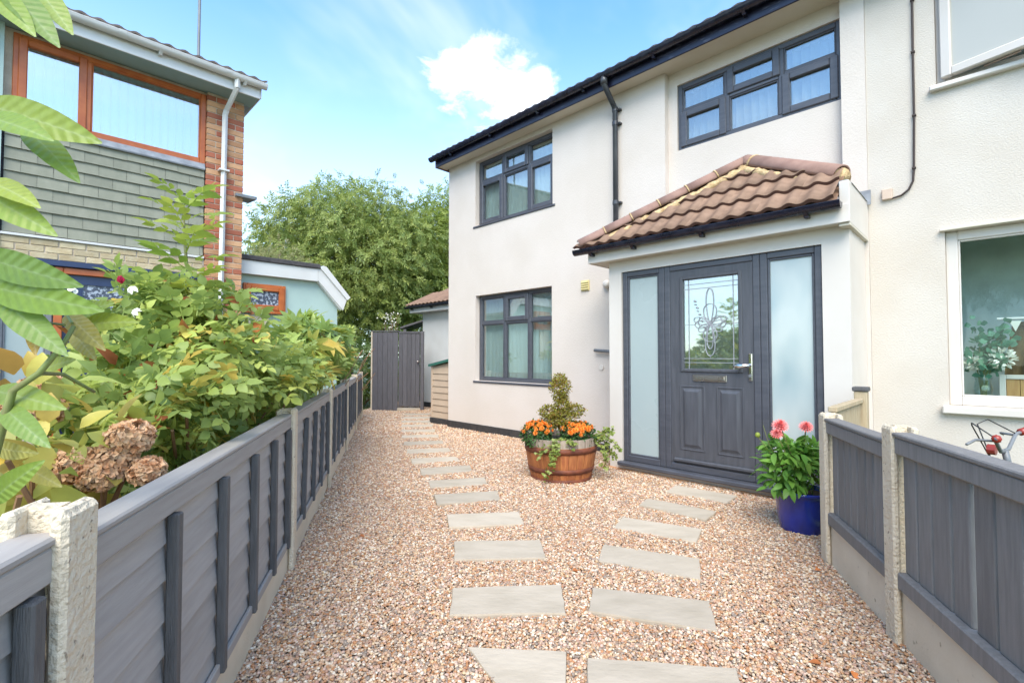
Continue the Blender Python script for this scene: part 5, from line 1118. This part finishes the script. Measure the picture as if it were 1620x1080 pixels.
# tall young shoot
sp = thing('ash_sapling', 'tall light green sapling shoot rising above the rose shrub', 'sapling', loc=(at(318, 700, 2.75).x, 2.75, 0))
b0 = Vector(sp.location); pts = [Vector((0, 0, 0)), at(322, 600, 2.75) - b0, at(300, 470, 2.75) - b0, at(292, 380, 2.75) - b0, at(290, 312, 2.75) - b0]
MB().tube(pts, [.02, .017, .010, .007, .004], 8).build('stem', 'stem_green', sp, True)
yt = [compound(.17, 7, .085, .042, .25, 3, s) for s in (5, 6)]; ym = [tmesh('leaf_spray', q, 'leaf_young') for q in yt]
for k in range(30):
    t = k / 29; p = (pts[1].lerp(pts[2], t / .35) if t < .35 else pts[2].lerp(pts[3], (t - .35) / .35) if t < .7 else pts[3].lerp(pts[4], (t - .7) / .3)); a = k * 2.4
    dd = np.array([[math.cos(a), math.sin(a), .45 + .5 * t]]); M = frames(dd, np.array([[-.4 * math.cos(a), -.4 * math.sin(a), 1.0]]))[0]
    o = link('leaf_spray', ym[k % 2], sp); o.matrix_local = Matrix.Translation(p) @ Matrix(M.tolist()).to_4x4() @ Matrix.Scale(1.45 - .5 * t + random.uniform(-.15, .15), 4)
# fatsia
fat = shrub('fatsia_shrub', 'glossy palm-leaved shrub beside the pale green extension', (-2.6, 5.6, 0), [B_(480, 545, 4.7, .42, .4, .26), B_(525, 560, 5.6, .42, .45, .28), B_(450, 600, 4.3, .35, .4, .3), B_(510, 615, 5.2, .40, .45, .3), B_(545, 600, 6.4, .32, .45, .35), B_(490, 520, 5.2, .26, .35, .12), B_(550, 548, 6.6, .36, .4, .24), B_(515, 530, 5.8, .3, .35, .16)],
    [palmate(.20, 7, .30), palmate(.17, 7, .32)], 620, 'leaf_fatsia', parts=230, pname='palm_leaf', droop=.2, spread=.5, upn=1.1, m2='leaf_rose_yellow', f2=.18, stems=16)
shrub('evergreen_shrub', 'small dark leaved evergreen shrub between the fatsia and the gate panel', (-3.3, 8.6, 0), [B_(562, 585, 8.2, .42, .6, .55), B_(575, 560, 9.6, .45, .5, .5), B_(545, 560, 8.4, .4, .5, .4), B_(578, 610, 9.8, .3, .4, .5)], [leaf(.085, .045, .25, .2, 3)], 2600, 'leaf_hedge', stems=8)
# hydrangea with dried heads
hy = shrub('hydrangea', 'hydrangea with brown dried flower heads behind the chipped post', (-1.35, 1.5, 0), [B_(150, 720, 1.50, .20, .2, .15), B_(60, 700, 1.35, .22, .2, .20), B_(200, 760, 1.45, .15, .15, .10), B_(40, 690, 1.5, .2, .2, .10), B_(20, 770, 1.15, .16, .12, .12), (-1.35, 1.45, .5, .3, .35, .3)], [leaf(.10, .062, .2, .3, 4), leaf(.085, .05, .3, .25, 4)], 330, 'leaf_rose_yellow', parts=120, pname='leaf', m2='leaf_gold', f2=.3, stems=14, droop=.3, cat='shrub')
def floret():
    return join([xf(leaf(.0105, .0105, .15, -.15, 2, .6), (0, 0, 0), i * math.pi / 2, R(14)) for i in range(4)])
def hyd_head(r_, n_=420):
    d = rng.normal(size=(n_, 3)); d[:, 2] += .35; d /= np.linalg.norm(d, axis=1, keepdims=True); x = np.cross(d, rng.normal(size=(n_, 3))); x /= np.linalg.norm(x, axis=1, keepdims=True)
    d2 = d + rng.normal(size=(n_, 3)) * .38; d2 /= np.linalg.norm(d2, axis=1, keepdims=True); x -= d2 * np.sum(x * d2, axis=1, keepdims=True); x /= np.linalg.norm(x, axis=1, keepdims=True); M = np.stack([x, np.cross(d2, x), d2], axis=2); return scatter_mesh('flower_head', [floret()], d * np.array([r_, r_, r_ * .8]) * rng.uniform(.86, 1.04, n_)[:, None], M, rng.uniform(.8, 1.3, n_), np.zeros(n_, int), 'petal_dried')
for (x, y, Y, r_) in ((207, 692, 1.46, .058), (119, 735, 1.42, .058), (178, 728, 1.44, .062), (232, 745, 1.45, .045), (62, 618, 1.55, .060), (66, 650, 1.5, .058), (10, 668, 1.35, .055), (160, 752, 1.40, .05)):
    p = at(x, y, Y) - Vector((-1.35, 1.5, 0)); link('flower_head', hyd_head(r_), hy, p, (R(20), random.uniform(-.3, .3), 0)); mb = MB(); limb(mb, (p.x * .6, p.y * .6, p.z - .4), p, .004, .003, 5, 3); mb.build('stalk', 'stem_brown', hy)
# large leaved plant at the very edge
bl = thing('broad_leaved_plant', 'tall plant with broad drooping light green leaves above the chipped post', 'plant', loc=(-1.0, .98, 0)); b0 = Vector(bl.location)
stem = [Vector((0, 0, 0)), at(-15, 740, .98) - b0, at(20, 618, .98) - b0, at(62, 590, .99) - b0, at(100, 545, 1.0) - b0, at(117, 516, 1.02) - b0]
MB().tube(stem, [.010, .009, .007, .006, .005, .004], 8).build('stem', 'stem_green', bl, True)
MB().tube([Vector((-.05, 0, 0)), at(-60, 600, .95) - b0, at(-45, 300, .95) - b0, at(-30, 60, .95) - b0, at(10, -40, .95) - b0], [.010, .009, .008, .006, .004], 8).build('stem', 'stem_green', bl, True)
MB().tube([at(62, 590, .99) - b0, at(100, 592, 1.05) - b0, at(150, 620, 1.1) - b0], [.005, .004, .003], 6).build('twig', 'stem_green', bl, True)
BL = leaf(1, .25, .18, .20, 12, .8, .008)
def veined(name, m):
    me = tmesh(name, BL, m); x = BL[0][:, 0]; y = BL[0][:, 1]
    for nm, val in (('rib', 1 - np.abs(x) / .14), ('vein', y - np.abs(x) * 1.1)): q = me.attributes.new(nm, 'FLOAT', 'POINT'); q.data.foreach_set('value', val.astype(np.float32))
    return me
for nm in ('leaf_big', 'leaf_gold', 'leaf_young', 'leaf_fatsia'):       # veined variants for the broad leaves
    mt = MATS[nm].copy(); mt.name = nm + '_veined'; MATS[mt.name] = mt; nt = mt.node_tree; n, l = nt.nodes, nt.links; p = n['Principled BSDF']
    src = p.inputs['Base Color'].links[0].from_socket; ar = n.new('ShaderNodeAttribute'); ar.attribute_name = 'rib'; av = n.new('ShaderNodeAttribute'); av.attribute_name = 'vein'
    pw = n.new('ShaderNodeMath'); pw.operation = 'POWER'; l.new(ar.outputs['Fac'], pw.inputs[0]); pw.inputs[1].default_value = 16
    sn = n.new('ShaderNodeMath'); sn.operation = 'MULTIPLY'; l.new(av.outputs['Fac'], sn.inputs[0]); sn.inputs[1].default_value = 62
    s2 = n.new('ShaderNodeMath'); s2.operation = 'SINE'; l.new(sn.outputs[0], s2.inputs[0]); s3 = n.new('ShaderNodeMapRange'); l.new(s2.outputs[0], s3.inputs[0]); s3.inputs[1].default_value = .78; s3.inputs[2].default_value = 1; s3.inputs[4].default_value = .08
    mxm = n.new('ShaderNodeMath'); mxm.operation = 'MAXIMUM'; l.new(pw.outputs[0], mxm.inputs[0]); l.new(s3.outputs[0], mxm.inputs[1])
    hb_ = n.new('ShaderNodeHueSaturation'); hb_.inputs['Value'].default_value = 1.3; hb_.inputs['Saturation'].default_value = .75; l.new(src, hb_.inputs['Color'])
    mx = n.new('ShaderNodeMix'); mx.data_type = 'RGBA'; l.new(mxm.outputs[0], mx.inputs[0]); l.new(src, mx.inputs['A']); l.new(hb_.outputs[0], mx.inputs['B']); l.new(mx.outputs['Result'], p.inputs['Base Color'])
    bp_ = n.new('ShaderNodeBump'); bp_.inputs['Strength'].default_value = .25; bp_.inputs['Distance'].default_value = .003; l.new(s2.outputs[0], bp_.inputs['Height']); l.new(bp_.outputs[0], p.inputs['Normal'])
bm_l = {m: veined('leaf', m + '_veined') for m in ('leaf_big', 'leaf_gold', 'leaf_young', 'leaf_fatsia')}
LV = [((-20, -22), (32, 20), .95, 'leaf_big'), ((4, -24), (72, 34), .96, 'leaf_big'), ((52, -24), (98, 20), 1.0, 'leaf_big'), ((-25, 166), (112, 200), .95, 'leaf_big'), ((-30, 186), (52, 190), .9, 'leaf_big'), ((42, 206), (108, 258), 1.0, 'leaf_big'), ((-30, 304), (55, 348), .95, 'leaf_big'), ((-25, 286), (40, 300), .95, 'leaf_young'),
      ((-30, 405), (84, 444), .95, 'leaf_big'), ((-20, 452), (116, 484), .95, 'leaf_big'), ((4, 474), (80, 542), .96, 'leaf_big'), ((112, 505), (154, 474), 1.1, 'leaf_young'), ((117, 516), (190, 500), 1.1, 'leaf_young'), ((105, 497), (150, 536), 1.05, 'leaf_gold'), ((58, 508), (48, 546), 1.0, 'leaf_gold'),
      ((-10, 618), (72, 632), 1.0, 'leaf_big'), ((6, 644), (56, 692), .96, 'leaf_fatsia'), ((-12, 792), (32, 742), .9, 'leaf_big'), ((115, 522), (136, 556), 1.1, 'leaf_gold'), ((-10, 705), (28, 722), 1.02, 'leaf_gold'), ((40, 737), (78, 760), 1.2, 'leaf_gold'), ((62, 590), (92, 564), 1.05, 'leaf_young')]
for i, (p, q, Y, m_) in enumerate(LV):
    a = at(p[0], p[1], Y + .03); b = at(q[0], q[1], Y - .05); d = (b - a); n_ = Vector((.5 + random.uniform(-.25, .25), -.9, .22 + random.uniform(-.35, .35)))
    M = frames(np.array([list(d)]), np.array([list(n_)]))[0]; o = link('leaf', bm_l[m_], bl); o.matrix_local = Matrix.Translation(a - b0) @ Matrix(M.tolist()).to_4x4() @ Matrix.Diagonal((d.length * 1.05, d.length, d.length, 1))
    # short stalk
    sidx = min(range(len(stem)), key=lambda j: (stem[j] - (a - b0)).length)
    if p[0] > 0 and (stem[sidx] - (a - b0)).length < .12: MB().tube([a - b0, stem[sidx].lerp(a - b0, .25)], [.0025, .003], 5).build('stalk', 'stem_green', bl)

# ------------------------------------------------------------------ trees behind
def tree(name, label, base, height, crown, lobes, n, m, tm, sc=(.9, 1.5), seed=1, lob_r=(.24, .36), cat='tree', group='trees beyond the gate'):
    rd = random.Random(seed); base = Vector(base); t = thing(name, label, cat, loc=base, group=group)
    (cz, rx, ry, rz) = crown; bl = []; mb = MB(); top = Vector((rd.uniform(-.2, .2), rd.uniform(-.2, .2), cz + rz * .45)); limb(mb, (0, 0, -.1), top, .26 * height / 9, .06, 9, 7, .03, rd)
    for i in range(lobes):
        g_ = i * 2.39996; zf = 1 - 1.75 * (i + .5) / lobes; q = math.sqrt(max(0, 1 - min(1, abs(zf)) ** 2)); k = rd.uniform(.58, .86)
        c = Vector((rx * q * math.cos(g_) * k, ry * q * math.sin(g_) * k, cz + rz * zf * k)); r_ = rd.uniform(*lob_r) * (rx + rz) / 2; bl.append((c.x, c.y, c.z, r_ * 1.15, r_ * 1.15, r_ * .85))
        if i % 2 == 0:
            s = Vector((0, 0, 0)).lerp(top, rd.uniform(.35, .85)); limb(mb, s, c, .07 * height / 9, .02, 6, 5, .06, rd)
    mb.build('trunk', 'bark', t, True)
    pos, d = blob_points(bl, n, .5, .15); w_ = rng.integers(0, len(tm), n)
    link('crown', scatter_mesh('crown', tm, pos, leaf_frames(d, .45, .7, .6), rng.uniform(*sc, n), w_, m), t)['kind'] = 'stuff'
    return t
ash_t = [compound(.22, 9, .10, .036, .3, 2, s) for s in (21, 22)]
tree('ash_tree', 'large rounded ash tree standing behind the garden gate', (at(552, 500, 19).x, 19, 0), 9, (4.3, 4.0, 3.2, 3.8), 80, 19000, 'leaf_ash', ash_t, seed=3)
tree('sycamore_tree', 'darker broad tree rising behind the cream house corner', (at(705, 500, 22).x, 22, 0), 9, (4.7, 3.5, 3.2, 3.9), 54, 13000, 'leaf_ash2', ash_t, seed=5)
tree('willow_shrub', 'pale silvery leaved small tree behind the felt roof', (at(425, 500, 13.5).x, 13.5, 0), 4.5, (2.7, 1.5, 1.3, 1.75), 30, 5200, 'leaf_pale', [compound(.16, 7, .06, .022, .2, 2, 31)], seed=7)
shrub('boundary_hedge', 'dense green hedge growing between the extension and the gate', (-3.9, 12.6, 0), [(-4.2, 12.4, .8, .9, .7, .9), (-5.2, 12.6, .9, 1.0, .7, 1.0), (-3.2, 13.6, 1.0, .9, .6, 1.0), (-2.2, 13.9, 1.0, .9, .6, .95), (-4.4, 11.3, .6, .5, .6, .75), (-6.3, 12.8, 1.0, 1, .7, 1.0)], [compound(.14, 7, .07, .035, .3, 2, 41)], 3600, 'leaf_hedge', fence=False, stems=12, cat='hedge', sc=(.9, 1.5))
tree('garden_tree', 'leafy tree reflected in the adjoining house window', (-7.5, -6.5, 0), 8, (4.8, 2.6, 2.6, 3.0), 30, 3500, 'leaf_ash', ash_t, seed=9, sc=(1.2, 1.8), group=None)
# dry branch poking over the gate panel
mb = MB(); rd = random.Random(8)
for k in range(9): limb(mb, (0, 0, 0), (rd.uniform(-.22, .25), rd.uniform(-.05, .1), rd.uniform(1.95, 2.35)), .008, .003, 5, 5, .04, rd)
tg = solo('dry_shrub', mb, 'stem_brown', 'thin dry pinkish shrub poking up behind the gate side panel', 'shrub'); tg.location = (-2.95, 11.6, 0)
n_ = 90; pos = np.stack([rng.normal(0, .11, n_), rng.normal(.03, .05, n_), rng.uniform(1.8, 2.3, n_)], 1); link('dry_blossom', scatter_mesh('dry_blossom', [leaf(.05, .035, .3, .3, 2)], pos, leaf_frames(rng.normal(size=(n_, 3))), rng.uniform(.7, 1.2, n_), np.zeros(n_, int), 'petal_white'), tg)

# ------------------------------------------------------------------ bicycle behind the slatted fence
bk = thing('bicycle', 'small bicycle behind the long slatted panel with its handlebar showing', 'bicycle', loc=(2.53, 2.03, 0), rz=R(-58))
def bt_(name, pts, r, m, par=bk, n=8): return MB().tube(pts, r, n).build(name, m, par, True)
for (x, nm) in ((-.42, 'front_wheel'), (.42, 'rear_wheel')):
    ring = [(x + .24 * math.cos(a), 0, .25 + .24 * math.sin(a)) for a in np.linspace(0, 2 * math.pi, 33)[:-1]]; wmb = MB(); wmb.tube(ring, .018, 8, closed=True); wh = wmb.build(nm, 'black_rubber', bk, True)
    s_ = MB()
    for k in range(12): a = k * math.pi / 6; s_.tube([(x, 0, .25), (x + .23 * math.cos(a), 0, .25 + .23 * math.sin(a))], .002, 4)
    s_.tube([(x, -.04, .25), (x, .04, .25)], .02, 10); s_.build('spokes', 'grey_metal', wh)
mb = MB()
for p, q in (((-.30, 0, .62), (.02, 0, .30)), ((-.30, 0, .62), (.16, 0, .60)), ((.02, 0, .30), (.18, 0, .66)), ((.02, 0, .30), (.42, .03, .25)), ((.16, 0, .58), (.42, .03, .25)), ((-.29, 0, .58), (-.32, 0, .72))): mb.tube([p, q], .015, 8)
mb.build('frame', 'bike_olive', bk, True)
mb = MB(); mb.tube([(-.32, 0, .70), (-.36, .04, .48), (-.42, .04, .25)], .012, 8); mb.tube([(-.32, 0, .70), (-.36, -.04, .48), (-.42, -.04, .25)], .012, 8); mb.build('fork', 'bike_olive', bk, True)
mb = MB(); mb.prism([(.08, -.05, .72), (.30, -.07, .74), (.30, .07, .74), (.08, .05, .72), (.05, 0, .715)], (0, 0, .03)); mb.build('saddle', 'black_rubber', bk); bt_('seat_post', [(.18, 0, .64), (.20, 0, .73)], .013, 'grey_metal')
hb = bt_('handlebar', [(-.30, -.27, .885), (-.33, -.16, .865), (-.335, -.06, .80), (-.335, .06, .80), (-.33, .16, .865), (-.30, .27, .885)], .0085, 'grey_metal'); bt_('stem', [(-.32, 0, .71), (-.335, 0, .80)], .014, 'grey_metal')
for s in (-1, 1):
    bt_('grip', [(-.30, s * .27, .885), (-.318, s * .19, .873)], .018, 'bike_red', hb); bt_('brake_lever', [(-.33, s * .16, .86), (-.39, s * .19, .86), (-.40, s * .27, .845)], .006, 'grey_metal', hb)
    bt_('brake_cable', [(-.33, s * .15, .87), (-.42, s * .12, .93), (-.44, s * .04, .91), (-.38, 0, .74)], .003, 'black_rubber', hb, 5)
mb = MB(); mb.tube([(-.36, -.02, .80), (-.39, -.02, .80)], .025, 10); mb.build('reflector', 'bike_red', hb)
# fallen leaves on the gravel
fl = tmesh('fallen_leaf', leaf(.045, .028, .4, .3, 3), 'dead_leaf')
FLB = ['in front of the slatted fence board', 'by the concrete post of the slatted fence', 'beside the stepping stones near the long fence', 'between the two stone rows', 'below the slatted fence panel', 'near the door side stones', 'on the gravel by the barrel']
for (x, y), lb in zip(((1300, 1055), (1348, 1066), (568, 850), (905, 905), (1290, 905), (1180, 815), (790, 720)), FLB):
    o = link('fallen_leaf', fl, None, G(x, y) + Vector((0, 0, .014)), (random.uniform(-.3, .3), random.uniform(-.3, .3), random.uniform(0, 6))); tag(o, 'small rusty fallen leaf lying ' + lb, 'leaf', 'fallen leaves on the gravel')
